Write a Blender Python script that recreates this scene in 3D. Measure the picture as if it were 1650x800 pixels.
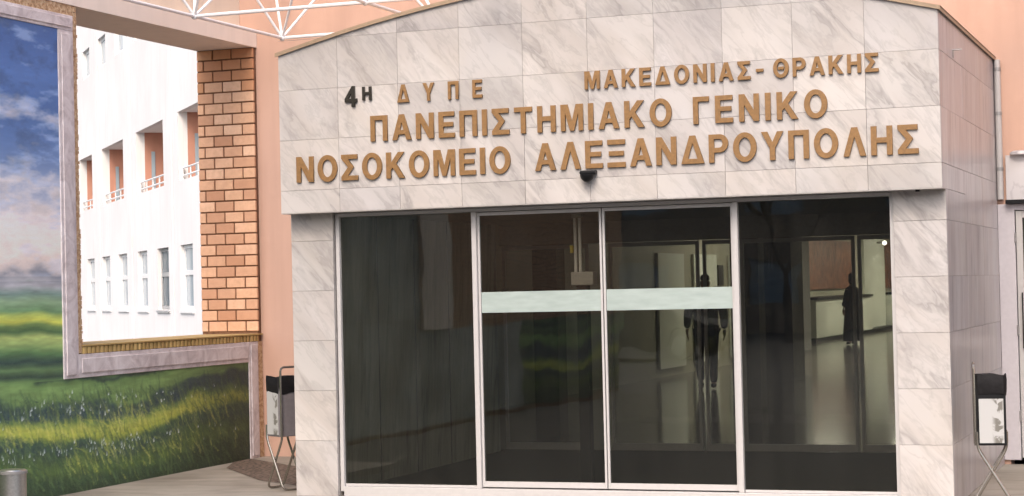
import bpy, bmesh, math, random
import numpy as np
from mathutils import Matrix, Vector
random.seed(7); rng = np.random.default_rng(11)
for o in list(bpy.data.objects): bpy.data.objects.remove(o)
S = bpy.context.scene
COL = S.collection
rad = math.radians

# ------------------------------------------------------------------ camera
cam = bpy.data.cameras.new('camera'); cam.sensor_width = 36; cam.lens = 66.87
cam.clip_start = .05; cam.clip_end = 3000
co = bpy.data.objects.new('camera', cam); COL.objects.link(co); S.camera = co
Rt = Vector((0.93588447, 0.3515361, -0.02329439)); Dn = Vector((-0.02912277, 0.01130047, -0.99951196)); Fw = Vector((-0.3511013, 0.93610612, 0.02081363))
m = Matrix(((Rt.x, -Dn.x, -Fw.x, 0), (Rt.y, -Dn.y, -Fw.y, 0), (Rt.z, -Dn.z, -Fw.z, 1.65), (0, 0, 0, 1)))
co.matrix_world = m
# ------------------------------------------------------------------ light
SUN_EL, SUN_AZ = 46, 176          # azimuth the sun stands at, degrees clockwise from +Y
W = bpy.data.worlds.new('World'); S.world = W; W.use_nodes = True
nt = W.node_tree; bg = nt.nodes['Background']
sky = nt.nodes.new('ShaderNodeTexSky'); sky.sky_type = 'NISHITA'; sky.sun_disc = False
sky.sun_elevation = rad(SUN_EL); sky.sun_rotation = rad(SUN_AZ); sky.air_density = 1.0; sky.dust_density = 4.0; sky.ozone_density = .6
nt.links.new(sky.outputs[0], bg.inputs[0]); bg.inputs[1].default_value = .15
sl = bpy.data.lights.new('sun', 'SUN'); sl.energy = .55; sl.angle = rad(20); sl.color = (1, .95, .88)
so = bpy.data.objects.new('sun', sl); COL.objects.link(so)
sd = Vector((math.sin(rad(SUN_AZ)) * math.cos(rad(SUN_EL)), math.cos(rad(SUN_AZ)) * math.cos(rad(SUN_EL)), math.sin(rad(SUN_EL))))
so.rotation_euler = sd.to_track_quat('Z', 'Y').to_euler(); so.location = (0, 0, 20)
S.view_settings.view_transform = 'Standard'; S.view_settings.look = 'None'; S.view_settings.gamma = 1
S.view_settings.exposure = 1.34
S.render.resolution_x = 1024; S.render.resolution_y = 496
S.render.engine = 'CYCLES'
S.cycles.max_bounces = 10; S.cycles.transparent_max_bounces = 16; S.cycles.glossy_bounces = 4

# ------------------------------------------------------------------ helpers
def lin(c):
    return tuple(((v / 255) / 12.92 if v / 255 <= .04045 else ((v / 255 + .055) / 1.055) ** 2.4) for v in c)
def tag(o, label=None, cat=None, group=None, kind=None):
    if label: o['label'] = label
    if cat: o['category'] = cat
    if group: o['group'] = group
    if kind: o['kind'] = kind
    return o
def thing(name, loc, label, cat, group=None, rz=0):
    o = bpy.data.objects.new(name, None); COL.objects.link(o); o.location = loc; o.rotation_euler = (0, 0, rz)
    o.empty_display_size = .2
    return tag(o, label, cat, group)
def adopt(o, parent, world=True):
    if parent is None: return
    o.parent = parent
    if world:      # vertices are given in world coordinates
        p = parent; M = Matrix.Identity(4)
        chain = []
        while p is not None: chain.append(p); p = p.parent
        for q in reversed(chain):
            M = M @ (q.matrix_parent_inverse @ Matrix.LocRotScale(q.location, q.rotation_euler, q.scale) if q.parent else Matrix.LocRotScale(q.location, q.rotation_euler, q.scale))
        o.matrix_parent_inverse = M.inverted()
def link(name, me, mat=None, parent=None, world=True):
    o = bpy.data.objects.new(name, me); COL.objects.link(o)
    if mat is not None and not me.materials: me.materials.append(mat)
    adopt(o, parent, world)
    return o
class MB:
    def __init__(s): s.v = []; s.f = []; s.m = []; s.cur = 0
    def add(s, vs, fs):
        b = len(s.v); s.v += [tuple(v) for v in vs]; s.f += [tuple(b + i for i in f) for f in fs]; s.m += [s.cur] * len(fs); return s
    def box(s, x0, x1, y0, y1, z0, z1, bev=0):
        if x0 > x1: x0, x1 = x1, x0
        if y0 > y1: y0, y1 = y1, y0
        if z0 > z1: z0, z1 = z1, z0
        vs = [(x0, y0, z0), (x1, y0, z0), (x1, y1, z0), (x0, y1, z0), (x0, y0, z1), (x1, y0, z1), (x1, y1, z1), (x0, y1, z1)]
        return s.add(vs, [(0, 3, 2, 1), (4, 5, 6, 7), (0, 1, 5, 4), (1, 2, 6, 5), (2, 3, 7, 6), (3, 0, 4, 7)])
    def tube(s, pts, r, n=8, cap=True):
        pts = [Vector(p) for p in pts]; rs = r if isinstance(r, (list, tuple)) else [r] * len(pts)
        vs = []; fs = []
        prev = None
        for i, p in enumerate(pts):
            a = pts[max(i - 1, 0)]; b = pts[min(i + 1, len(pts) - 1)]
            t = (b - a).normalized()
            u = (prev - t * prev.dot(t)) if prev is not None else t.cross(Vector((0, 0, 1)) if abs(t.z) < .9 else Vector((1, 0, 0)))
            u.normalize(); prev = u; w = t.cross(u)
            for k in range(n):
                an = 2 * math.pi * k / n; vs.append(p + (u * math.cos(an) + w * math.sin(an)) * rs[i])
        for i in range(len(pts) - 1):
            for k in range(n):
                k2 = (k + 1) % n; fs.append((i * n + k, i * n + k2, (i + 1) * n + k2, (i + 1) * n + k))
        if cap: fs.append(tuple(range(n - 1, -1, -1))); fs.append(tuple((len(pts) - 1) * n + k for k in range(n)))
        return s.add(vs, fs)
    def lathe(s, prof, c=(0, 0, 0), n=24, sx=1, sy=1):
        vs = []; fs = []
        for r, z in prof:
            for k in range(n):
                a = 2 * math.pi * k / n; vs.append((c[0] + r * math.cos(a) * sx, c[1] + r * math.sin(a) * sy, c[2] + z))
        for i in range(len(prof) - 1):
            for k in range(n):
                k2 = (k + 1) % n; fs.append((i * n + k, i * n + k2, (i + 1) * n + k2, (i + 1) * n + k))
        if prof[0][0] > 1e-4: fs.append(tuple(range(n - 1, -1, -1)))
        if prof[-1][0] > 1e-4: fs.append(tuple((len(prof) - 1) * n + k for k in range(n)))
        return s.add(vs, fs)
    def mesh(s, name, mats=None, smooth=False):
        me = bpy.data.meshes.new(name); me.from_pydata(s.v, [], s.f); me.update()
        if mats:
            for mm in (mats if isinstance(mats, (list, tuple)) else [mats]): me.materials.append(mm)
            me.polygons.foreach_set('material_index', s.m)
        if smooth:
            me.polygons.foreach_set('use_smooth', [True] * len(me.polygons))
            try: me.set_sharp_from_angle(angle=rad(40))
            except Exception: pass
        return me
    def build(s, name, mat, parent=None, smooth=False, world=True):
        return link(name, s.mesh(name, mat, smooth), None, parent, world)
def bevel(o, w, seg=2):
    md = o.modifiers.new('bevel', 'BEVEL'); md.width = w; md.segments = seg; md.limit_method = 'ANGLE'; md.angle_limit = rad(40); return o
def holed(mb, us, zs, holes, P, depth_dir, depth):
    """wall face on plane P(u,z) with rectangular holes and their reveals"""
    us = sorted(set(us + [h[0] for h in holes] + [h[1] for h in holes])); zs = sorted(set(zs + [h[2] for h in holes] + [h[3] for h in holes]))
    D = Vector(depth_dir) * depth
    for a, b in zip(us, us[1:]):
        for c, d in zip(zs, zs[1:]):
            um, zm = (a + b) / 2, (c + d) / 2
            if any(h[0] < um < h[1] and h[2] < zm < h[3] for h in holes): continue
            mb.add([P(a, c), P(b, c), P(b, d), P(a, d)], [(0, 1, 2, 3)])
    for h in holes:
        q = [Vector(P(h[0], h[2])), Vector(P(h[1], h[2])), Vector(P(h[1], h[3])), Vector(P(h[0], h[3]))]
        for i in range(4):
            a, b = q[i], q[(i + 1) % 4]; mb.add([a, b, b + D, a + D], [(0, 1, 2, 3)])

# ------------------------------------------------------------------ materials
class N:
    def __init__(s, name):
        s.m = bpy.data.materials.new(name); s.m.use_nodes = True; s.t = s.m.node_tree; s.p = s.t.nodes['Principled BSDF']
        s.out = s.t.nodes['Material Output']
    def n(s, ty, **k):
        x = s.t.nodes.new('ShaderNode' + ty)
        for a, b in k.items():
            if a.startswith('i_'):
                key = a[2:].replace('_', ' '); x.inputs[key].default_value = b
            else: setattr(x, a, b)
        return x
    def l(s, a, b): s.t.links.new(a, b); return s
    def set(s, **k):
        for a, b in k.items(): s.p.inputs[a.replace('_', ' ')].default_value = b
    def coords(s, scale=(1, 1, 1), rot=(0, 0, 0), per_object=True, kind='Position'):
        g = s.n('NewGeometry') if kind == 'Position' else s.n('TexCoord')
        src = g.outputs['Position'] if kind == 'Position' else g.outputs[kind]
        mp = s.n('Mapping'); mp.inputs['Scale'].default_value = scale; mp.inputs['Rotation'].default_value = rot
        if per_object:
            oi = s.n('ObjectInfo'); mu = s.n('VectorMath', operation='SCALE'); cb = s.n('CombineXYZ')
            r2 = s.n('Math', operation='MULTIPLY'); s.l(oi.outputs['Random'], r2.inputs[0]); r2.inputs[1].default_value = 37.7
            s.l(oi.outputs['Random'], cb.inputs[0]); s.l(oi.outputs['Random'], cb.inputs[1]); s.l(oi.outputs['Random'], cb.inputs[2])
            s.l(cb.outputs[0], mu.inputs[0]); mu.inputs['Scale'].default_value = 61.3
            ad = s.n('VectorMath', operation='ADD'); s.l(src, ad.inputs[0]); s.l(mu.outputs[0], ad.inputs[1]); src = ad.outputs[0]
        if any(rot):      # turn first, then stretch
            m0 = s.n('Mapping'); m0.inputs['Rotation'].default_value = rot; mp.inputs['Rotation'].default_value = (0, 0, 0); s.l(src, m0.inputs[0]); src = m0.outputs[0]
        s.l(src, mp.inputs[0]); return mp.outputs[0]
    def noise(s, v, scale, detail=4, rough=.55, dist=0):
        x = s.n('TexNoise'); x.inputs['Scale'].default_value = scale; x.inputs['Detail'].default_value = detail
        x.inputs['Roughness'].default_value = rough; x.inputs['Distortion'].default_value = dist; s.l(v, x.inputs['Vector']); return x.outputs['Fac']
    def ramp(s, f, stops):
        r = s.n('ValToRGB'); e = r.color_ramp.elements
        while len(e) > 1: e.remove(e[-1])
        for i, (p, c) in enumerate(stops):
            if i == 0: e[0].position = p; el = e[0]
            else: el = e.new(p)
            el.color = (*c, 1) if len(c) == 3 else c
        s.l(f, r.inputs[0]); return r.outputs[0]
    def mix(s, f, a, b, mode='MIX'):
        x = s.n('Mix', data_type='RGBA', blend_type=mode)
        for sock, v in ((x.inputs[0], f), (x.inputs[6], a), (x.inputs[7], b)):
            if isinstance(v, (int, float)): sock.default_value = v
            elif isinstance(v, tuple): sock.default_value = (*v, 1) if len(v) == 3 else v
            else: s.l(v, sock)
        return x.outputs[2]
    def bump(s, h, strength=.3, dist=.01):
        b = s.n('Bump'); b.inputs['Strength'].default_value = strength; b.inputs['Distance'].default_value = dist
        s.l(h, b.inputs['Height']); s.l(b.outputs[0], s.p.inputs['Normal']); return s
    def base(s, c):
        if isinstance(c, tuple): s.p.inputs['Base Color'].default_value = (*c, 1)
        else: s.l(c, s.p.inputs['Base Color'])
        return s
def plain(name, c, rough=.5, metal=0, var=.08, scale=30, bump=0, spec=.5):
    k = N(name); v = k.coords(); f = k.noise(v, scale, 3)
    a = tuple(x * (1 - var) for x in c); b = tuple(min(1, x * (1 + var)) for x in c)
    k.base(k.ramp(f, [(.3, a), (.7, b)])); k.set(Roughness=rough, Metallic=metal)
    k.p.inputs['Specular IOR Level'].default_value = spec
    if bump: k.bump(f, bump, .004)
    return k.m
def marble(name, vein_dir, base, vein, rough, amount=1.):
    """vein_dir: 'front' diagonal veins in the XZ plane, 'side' near vertical veins in the YZ plane"""
    k = N(name)
    if vein_dir == 'front': v = k.coords((.95, .95, 3.6), (0, rad(-50), 0))
    else: v = k.coords((1, 5.2, .55), (rad(6), 0, 0))
    wp = k.n('TexNoise'); wp.inputs['Scale'].default_value = 1.3; wp.inputs['Detail'].default_value = 3
    k.l(v, wp.inputs['Vector'])
    wm = k.n('VectorMath', operation='SCALE'); k.l(wp.outputs['Color'], wm.inputs[0]); wm.inputs['Scale'].default_value = .9
    ad = k.n('VectorMath', operation='ADD'); k.l(v, ad.inputs[0]); k.l(wm.outputs[0], ad.inputs[1]); vv = ad.outputs[0]
    n1 = k.noise(vv, .85, 5, .6); n2 = k.noise(vv, 2.0, 6, .62); n3 = k.noise(v, .6, 2)
    w0 = (0, 0, 0); w1 = (1, 1, 1)
    ridge1 = k.ramp(n1, [(.44, w0), (.492, (.75,) * 3), (.505, w1), (.52, (.3,) * 3), (.62, w0)])
    ridge2 = k.ramp(n2, [(.46, w0), (.5, (.8,) * 3), (.54, w0)])
    n4 = k.noise(vv, .42, 4, .55); broad = k.ramp(n4, [(.40, w0), (.52, (.55,) * 3), (.60, w0)])
    mask = k.ramp(k.noise(v, .8, 3), [(.38, w0), (.62, w1)])
    cloud = k.ramp(n3, [(.3, tuple(x * .93 for x in base)), (.7, tuple(min(1, x * 1.05) for x in base))])
    cloud = k.mix(k.mix(1.0, broad, (.8,) * 3, 'MULTIPLY'), cloud, (vein[0] * 1.75, vein[1] * 1.68, vein[2] * 1.6))
    a1 = k.mix(1.0, ridge1, mask, 'MULTIPLY')
    oi = k.n('ObjectInfo'); tone = k.ramp(oi.outputs['Random'], [(0, (.88,) * 3), (.25, (1.04, 1.02, 1.0)), (.5, (.94, .935, .95)), (.75, (1.0, .985, .97)), (1, (.92, .92, .93))])
    c = k.mix(1.0, cloud, tone, 'MULTIPLY')
    g1 = k.n('Math', operation='MULTIPLY'); k.l(a1, g1.inputs[0]); g1.inputs[1].default_value = .62 * amount
    c = k.mix(g1.outputs[0], c, vein)
    g2 = k.n('Math', operation='MULTIPLY'); k.l(ridge2, g2.inputs[0]); g2.inputs[1].default_value = .30 * amount
    c = k.mix(g2.outputs[0], c, tuple(x * 1.12 for x in vein))
    dirt = k.noise(k.coords(per_object=False), 2.2, 4); c = k.mix(k.ramp(dirt, [(.5, w0), (.8, (.25,) * 3)]), c, (.5, .44, .36))
    k.base(c); k.set(Roughness=rough); k.p.inputs['Specular IOR Level'].default_value = .4; return k.m
M = {}
M['wood'] = plain('brown timber', (.035, .022, .014), .45, 0, .3, 6)
M['marble'] = marble('white marble', 'front', (.505, .478, .462), (.215, .20, .195), .36, 1.05)
M['marble_side'] = marble('lilac marble', 'side', (.53, .515, .53), (.24, .215, .235), .30, 1.3)
M['marble_in'] = marble('grey vestibule marble', 'side', (.55, .57, .53), (.2, .22, .2), .25, 1.3)
M['grout'] = plain('grout', (.40, .36, .34), .9)
M['coping'] = plain('tan metal flashing', lin((158, 136, 112)), .45, .1)
M['gold'] = plain('brass brown letter face', lin((132, 98, 58)), .5, .1, .16, 40)
M['darkletter'] = plain('dark bronze letter', (.022, .019, .013), .45, .3)
M['alu'] = plain('white powder-coated aluminium', (.47, .45, .445), .35, 0, .03)
M['alugrey'] = plain('dull grey aluminium', (.34, .33, .33), .38, .5, .05)
M['steel'] = plain('brushed stainless steel', (.46, .45, .44), .3, .9, .12, 60)
M['chrome'] = plain('worn chrome tube', (.36, .33, .29), .25, .9, .1)
M['black'] = plain('black plastic', (.008, .008, .009), .4, 0, .2, spec=.25)
M['rubbermat'] = plain('dark entrance mat', (.022, .02, .02), .9, 0, .3, 80, .4)
M['whitetube'] = plain('white painted tube', (.78, .76, .77), .35, 0, .04)
def glass(name, tint, boost=1.0, rough=0.0, dust=.009):
    k = N(name); k.t.nodes.remove(k.p)
    tr = k.n('BsdfTransparent'); tr.inputs[0].default_value = (*tint, 1)
    gl = k.n('BsdfGlossy'); gl.inputs['Roughness'].default_value = rough; gl.inputs[0].default_value = (.9, .92, .9, 1)
    fr = k.n('Fresnel'); fr.inputs[0].default_value = 1.5
    mu = k.n('Math', operation='MULTIPLY'); mu.inputs[1].default_value = boost; mu.use_clamp = True; k.l(fr.outputs[0], mu.inputs[0])
    mx = k.n('MixShader'); k.l(mu.outputs[0], mx.inputs[0]); k.l(tr.outputs[0], mx.inputs[1]); k.l(gl.outputs[0], mx.inputs[2])
    df = k.n('BsdfDiffuse'); df.inputs[0].default_value = (.62, .60, .56, 1)
    a = k.noise(k.coords((2.2, 2.2, .5)), 1.6, 5, .62, .8); b = k.noise(k.coords((9, 9, 1.1)), 1.5, 4); dd = k.mix(.5, a, b)
    du = k.ramp(dd, [(.38, (.001,) * 3), (.70, (dust,) * 3)]); m2 = k.n('MixShader'); k.l(du, m2.inputs[0]); k.l(mx.outputs[0], m2.inputs[1]); k.l(df.outputs[0], m2.inputs[2]); k.l(m2.outputs[0], k.out.inputs[0])
    wv = k.noise(k.coords((1, 1, 1)), 1.4, 2); bm = k.n('Bump'); bm.inputs['Strength'].default_value = .10; bm.inputs['Distance'].default_value = .02; k.l(wv, bm.inputs['Height']); k.l(bm.outputs[0], gl.inputs['Normal'])
    return k.m
M['glass'] = glass('tinted door glass', (.76, .75, .70), 1.3)
M['glass_clear'] = glass('clear inner glass', (.88, .89, .87), .8, 0, .006)
k = N('mint frosted film'); f = k.noise(k.coords((1, 1, 4)), 6, 3)
k.base(k.ramp(f, [(.3, lin((152, 164, 160))), (.7, lin((166, 178, 174)))])); k.set(Roughness=.3); M['frost'] = k.m
def stucco(name, c, stain=.1, sc=14):
    k = N(name); v = k.coords(per_object=False)
    big = k.noise(v, .55, 4); fine = k.noise(v, 120, 2); st = k.noise(k.coords((6, 6, .5), per_object=False), 1.0, 4)
    a = k.ramp(big, [(.3, tuple(x * (1 - stain) for x in c)), (.7, tuple(min(1, x * (1 + stain * .5)) for x in c))])
    a = k.mix(k.ramp(st, [(.48, (0, 0, 0)), (.72, (min(.6, stain * 3),) * 3)]), a, tuple(x * .74 for x in c)); a = k.mix(k.ramp(k.noise(v, 6, 5, .7), [(.55, (0,) * 3), (.75, (min(.5, stain * 2),) * 3)]), a, tuple(min(1, x * 1.12) for x in c))
    k.base(a); k.set(Roughness=.9); k.p.inputs['Specular IOR Level'].default_value = .2; k.bump(fine, .25, .003); return k.m
M['peach'] = stucco('peach stucco', lin((194, 159, 142)), .09)
M['cream'] = stucco('cream plaster', (.76, .65, .54), .08)
M['beam'] = stucco('beige beam render', (.84, .73, .64), .07)
M['white_wall'] = stucco('bright white facade', (.69, .665, .65), .07)
M['trim'] = N('lilac grey painted trim').m
k = N('lilac grey stone trim'); v = k.coords((1, 1, 1), per_object=False); a = k.noise(v, 5, 6, .65, 1.2); b = k.noise(v, 60, 2)
k.base(k.ramp(a, [(.3, lin((178, 166, 168))), (.5, lin((208, 198, 199))), (.7, lin((226, 219, 220)))])); k.set(Roughness=.75); k.bump(b, .3, .004); M['trim'] = k.m
k = N('rough brick edging'); v = k.coords(per_object=False); a = k.noise(v, 28, 5, .7)
k.base(k.ramp(a, [(.3, lin((140, 104, 76))), (.5, lin((196, 162, 126))), (.7, lin((224, 204, 172)))])); k.set(Roughness=.95); k.bump(a, .9, .02); M['edging'] = k.m
def brick_mat(name, cs, rough=.85):
    k = N(name); oi = k.n('ObjectInfo'); c = k.ramp(oi.outputs['Random'], [(i / (len(cs) - 1), lin(q)) for i, q in enumerate(cs)])
    v = k.coords(); a = k.noise(v, 18, 5, .65); c = k.mix(k.ramp(a, [(.35, (.0,) * 3), (.75, (.35,) * 3)]), c, lin((170, 124, 92)))
    d = k.noise(k.coords(per_object=False), 2.1, 3)
    gm = k.n('NewGeometry'); sp = k.n('SeparateXYZ'); k.l(gm.outputs['Position'], sp.inputs[0])
    k.base(c); k.set(Roughness=rough); k.bump(k.noise(v, 70, 3), .5, .006); return k.m
M['brick'] = brick_mat('salmon brick', [(216, 170, 136), (222, 176, 142), (188, 138, 106), (228, 186, 154), (212, 164, 130)])
M['brick_dark'] = brick_mat('darker orange brick', [(194, 138, 100), (204, 150, 112), (184, 126, 90), (206, 156, 114)])  # darker orange tone for the top courses
M['brick_moss'] = brick_mat('mossy brick', [(184, 154, 96), (198, 170, 110), (170, 142, 84)])
M['mortar'] = plain('dark brown mortar', lin((112, 80, 58)), .95, 0, .25, 25, .5)
k = N('concrete paving'); v = k.coords(per_object=False); a = k.noise(v, .9, 5, .6); st = k.noise(k.coords((1.0, 3.4, 1), (0, 0, rad(-8)), per_object=False), 1.1, 5, .65, .6); fn = k.noise(v, 60, 3)
c = k.ramp(a, [(.3, lin((118, 112, 103))), (.7, lin((156, 149, 139)))])
c = k.mix(k.ramp(st, [(.47, (0, 0, 0)), (.70, (.6,) * 3)]), c, lin((92, 84, 76)))
k.base(c); k.set(Roughness=.75); k.bump(fn, .3, .004); M['paving'] = k.m
k = N('dark cobble band'); v = k.coords(per_object=False); vo = k.n('TexVoronoi', feature='DISTANCE_TO_EDGE'); vo.inputs['Scale'].default_value = 16; k.l(v, vo.inputs['Vector'])
c = k.ramp(vo.outputs['Distance'], [(.0, lin((46, 38, 32))), (.12, lin((94, 80, 70))), (.5, lin((128, 112, 100)))]); k.base(c); k.set(Roughness=.85); k.bump(vo.outputs['Distance'], .8, .02); M['cobble'] = k.m
k = N('asphalt road'); v = k.coords(per_object=False); k.base(k.ramp(k.noise(v, 90, 3), [(.3, (.035,) * 3), (.7, (.07,) * 3)])); k.set(Roughness=.85); M['asphalt'] = k.m

# ------------------------------------------------------------------ ground
ZG = -.04
mb = MB(); mb.add([(-900, -900, ZG - .06), (900, -900, ZG - .06), (900, 900, ZG - .06), (-900, 900, ZG - .06)], [(0, 1, 2, 3)])
tag(mb.build('ground', M['asphalt']), kind='structure')
mb = MB(); mb.box(-9.4, 9, 13.3, 17.6, ZG - .12, ZG); mb.box(-9.4, -7.7, 11.4, 13.2999, ZG - .12, ZG)
tag(mb.build('paving', M['paving']), kind='structure')
mb = MB(); z = ZG + .004
mb.add([(-9.40, 16.95, z), (-9.40, 17.30, z), (-7.3, 15.62, z), (-7.3, 14.72, z), (-8.25, 15.33, z), (-9.15, 16.35, z)], [(0, 5, 4, 3, 2, 1)])
tag(mb.build('path', M['cobble']), kind='structure')

# ------------------------------------------------------------------ entrance portal
YF, YG = 14.05, 14.22; XL, XR = -7.30, -1.915; YB = 17.6
def ztop(x): u = (x + 4.608) / 2.70; return 3.62 + .43 * (1 - min(1, abs(u)) ** 1.7)
portal = thing('entrance_portal', (-4.6, YG, 0), 'projecting entrance block clad in veined white marble with curved top and dark glazed doors', 'entrance')
T = .018
mb = MB()      # carcass behind the cladding
n = 24
fx = [XL + T + (XR - XL - 2 * T) * i / n for i in range(n + 1)]
def prism(mb, xs, zlo, zhi, y0, y1):
    vs = []
    for y in (y0, y1):
        for x in xs: vs.append((x, y, zlo))
        for x in xs: vs.append((x, y, zhi(x)))
    k_ = len(xs); fs = []
    for i in range(k_ - 1):
        fs.append((i, i + 1, k_ + i + 1, k_ + i)); o = 2 * k_
        fs.append((o + i + 1, o + i, o + k_ + i, o + k_ + i + 1))
        fs.append((k_ + i, k_ + i + 1, o + k_ + i + 1, o + k_ + i)); fs.append((i + 1, i, o + i, o + i + 1))
    fs.append((0, k_, 3 * k_, 2 * k_)); fs.append((k_ - 1, 3 * k_ - 1, 4 * k_ - 1, 2 * k_ - 1)) if False else fs.append((k_ - 1, 2 * k_ + k_ - 1, 4 * k_ - 1, 2 * k_ - 1))
    mb.add(vs, fs)
prism(mb, fx, 2.318, lambda x: ztop(x) - .012, YF + T, YB)
mb.build('backing_wall', M['grout'], portal)
for x0, x1 in ((XL + T, -6.93), (-2.285, XR - T)):
    mb = MB(); mb.box(x0, x1, YG + T, YB, ZG - .05, 2.317); mb.build('pier', M['grout'], portal)
cache = {}
def tile_mesh(w, h, d, mat, axis):
    key = (round(w, 3), round(h, 3), mat.name, axis)
    if key not in cache:
        b = .0012; mbt = MB()
        if axis == 'front':
            vs = [(0, 0, 0), (w, 0, 0), (w, 0, h), (0, 0, h)]; vs = [(b, 0, b), (w - b, 0, b), (w - b, 0, h - b), (b, 0, h - b), (0, b, 0), (w, b, 0), (w, b, h), (0, b, h), (0, d, 0), (w, d, 0), (w, d, h), (0, d, h)]
        else:   # outward +X, runs along Y
            vs = [(0, b, b), (0, w - b, b), (0, w - b, h - b), (0, b, h - b), (-b, 0, 0), (-b, w, 0), (-b, w, h), (-b, 0, h), (-d, 0, 0), (-d, w, 0), (-d, w, h), (-d, 0, h)]
        fs = [(0, 1, 2, 3)]
        for o in (0, 4):
            for i in range(4): j = (i + 1) % 4; fs.append((o + i, o + 4 + i, o + 4 + j, o + j))
        cache[key] = mbt.add(vs, fs).mesh('marble_tile', mat)
    return cache[key]
G = .002
def tile(x, y, z, w, h, mat, axis='front', name='marble_tile'):
    me = tile_mesh(w - G, h - G, T + .004, mat, axis); o = link(name, me, None, portal, False)
    j = random.uniform(-.0008, .0008)
    loc = (x + G / 2, y + j, z + G / 2) if axis == 'front' else (x + j, y + G / 2, z + G / 2)
    o.matrix_parent_inverse = Matrix.Translation((4.6, -YG, 0)); o.location = loc; return o
RH = .4145; rows = [2.49 + RH * i for i in range(-7, 5)]      # joint heights
TW = (XR - XL) / 10
for c in range(10):
    x0 = XL + TW * c
    tile(x0, YF, 2.305, TW, 2.49 - 2.305, M['marble'])
    tile(x0, YF, 2.49, TW, RH, M['marble']); tile(x0, YF, 2.49 + RH, TW, RH, M['marble'])
    def arc_tile(zlo, zcap):      # tile whose top follows the curve
        xs = [x0 + G / 2 + (TW - G) * i / 6 for i in range(7)]; up = [max(zlo + .002, min(zcap - G / 2, ztop(x))) for x in xs]
        vs = [(x, YF, zlo + G / 2) for x in xs] + [(x, YF, z_) for x, z_ in zip(xs, up)]
        vs += [(x, YF + T + .003, zz) for x, _, zz in vs]; nn = 7; fs = []
        for i in range(6): fs += [(i, i + 1, nn + i + 1, nn + i), (nn + i, nn + i + 1, 3 * nn + i + 1, 3 * nn + i), (i + 1, i, 2 * nn + i, 2 * nn + i + 1)]
        fs += [(0, nn, 3 * nn, 2 * nn), (nn - 1, 3 * nn - 1, 4 * nn - 1, 2 * nn - 1)]
        MB().add(vs, fs).build('marble_tile', M['marble'], portal)
    z3 = 2.49 + 2 * RH; z4 = z3 + RH
    arc_tile(z3, z4)
    if max(ztop(x0 + .01), ztop(x0 + TW - .01)) > z4 + .01: arc_tile(z4, 9)
pr = [ZG] + [2.49 - RH * i for i in range(5, 0, -1)] + [2.305]
for a, b in zip(pr, pr[1:]):
    tile(XL, YG, a, .385, b - a, M['marble']); tile(-2.305, YG, a, .39, b - a, M['marble'])
    # reveals towards the doors
    tile(-6.915, YG + T + .006, a, .09, b - a, M['marble'], 'side')
# soffit of the fascia overhang
MB().box(XL, XR, YF + .001, YG + .05, 2.3, 2.306).build('soffit_strip', M['marble'], portal)
# side face (right)
ys = [YG + .0, 15.35, 16.48, YB]
zr = [ZG] + [2.49 - RH * i for i in range(5, -1, -1)] + [2.49 + RH, 2.49 + 2 * RH, 3.622]
for a, b in zip(zr, zr[1:]):
    for i, (y0, y1) in enumerate(zip(ys, ys[1:])):
        if i == 0:
            if b > 2.31: y0 = YF + T + .0042 if a < 2.3 and False else YF + .001
            if a < 2.3 and b > 2.31:
                tile(XR, YG + .001 + T, a, y1 - YG - .001 - T, 2.305 - a, M['marble_side'], 'side')
                tile(XR, YF + .022, 2.305, y1 - YF - .022, b - 2.305, M['marble_side'], 'side'); continue
            y0 = (YF + .022) if a > 2.3 else (YG + .022)
        tile(XR, y0, a, y1 - y0, b - a, M['marble_side'], 'side')
# left side plain slabs
for a, b in zip(zr, zr[1:]): MB().box(XL, XL + T - .001, (YF if a > 2.3 else YG) + .023, YB, a + .002, b - .002).build('marble_tile', M['marble_side'], portal)
# coping
mb = MB(); xs = [XL - .02 + (XR - XL + .04) * i / 30 for i in range(31)]
for (ya, yb_, lo, hi) in ((YF - .02, YB - .002, .002, .014), (YF - .022, YF - .012, -.018, .001)):
    vs = []
    for y in (ya, yb_):
        vs += [(x, y, ztop(x) + lo) for x in xs] + [(x, y, ztop(x) + hi) for x in xs]
    nn = 31; fs = []
    for i in range(30):
        fs += [(i, i + 1, nn + i + 1, nn + i), (2 * nn + i + 1, 2 * nn + i, 3 * nn + i, 3 * nn + i + 1), (nn + i, nn + i + 1, 3 * nn + i + 1, 3 * nn + i), (i + 1, i, 2 * nn + i, 2 * nn + i + 1)]
    fs += [(0, nn, 3 * nn, 2 * nn), (nn - 1, 3 * nn - 1, 4 * nn - 1, 2 * nn - 1)]
    mb.add(vs, fs)
mb.box(XR + .012, XR + .020, YF - .01, YB - .003, 3.598, 3.629)
mb.build('coping', M['coping'], portal)
# little bracket on the side
mb = MB(); mb.tube([(XR - .005, 14.80, 3.39), (XR + .07, 14.80, 3.39)], .006, 8); mb.box(XR + .004, XR + .010, 14.79, 14.81, 3.33, 3.383)
mb.build('bracket', M['alugrey'], portal)
MB().box(-2.12, -2.09, YF + .06, YF + .10, 2.285, 2.3).build('soffit_fitting', M['black'], portal)

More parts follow.
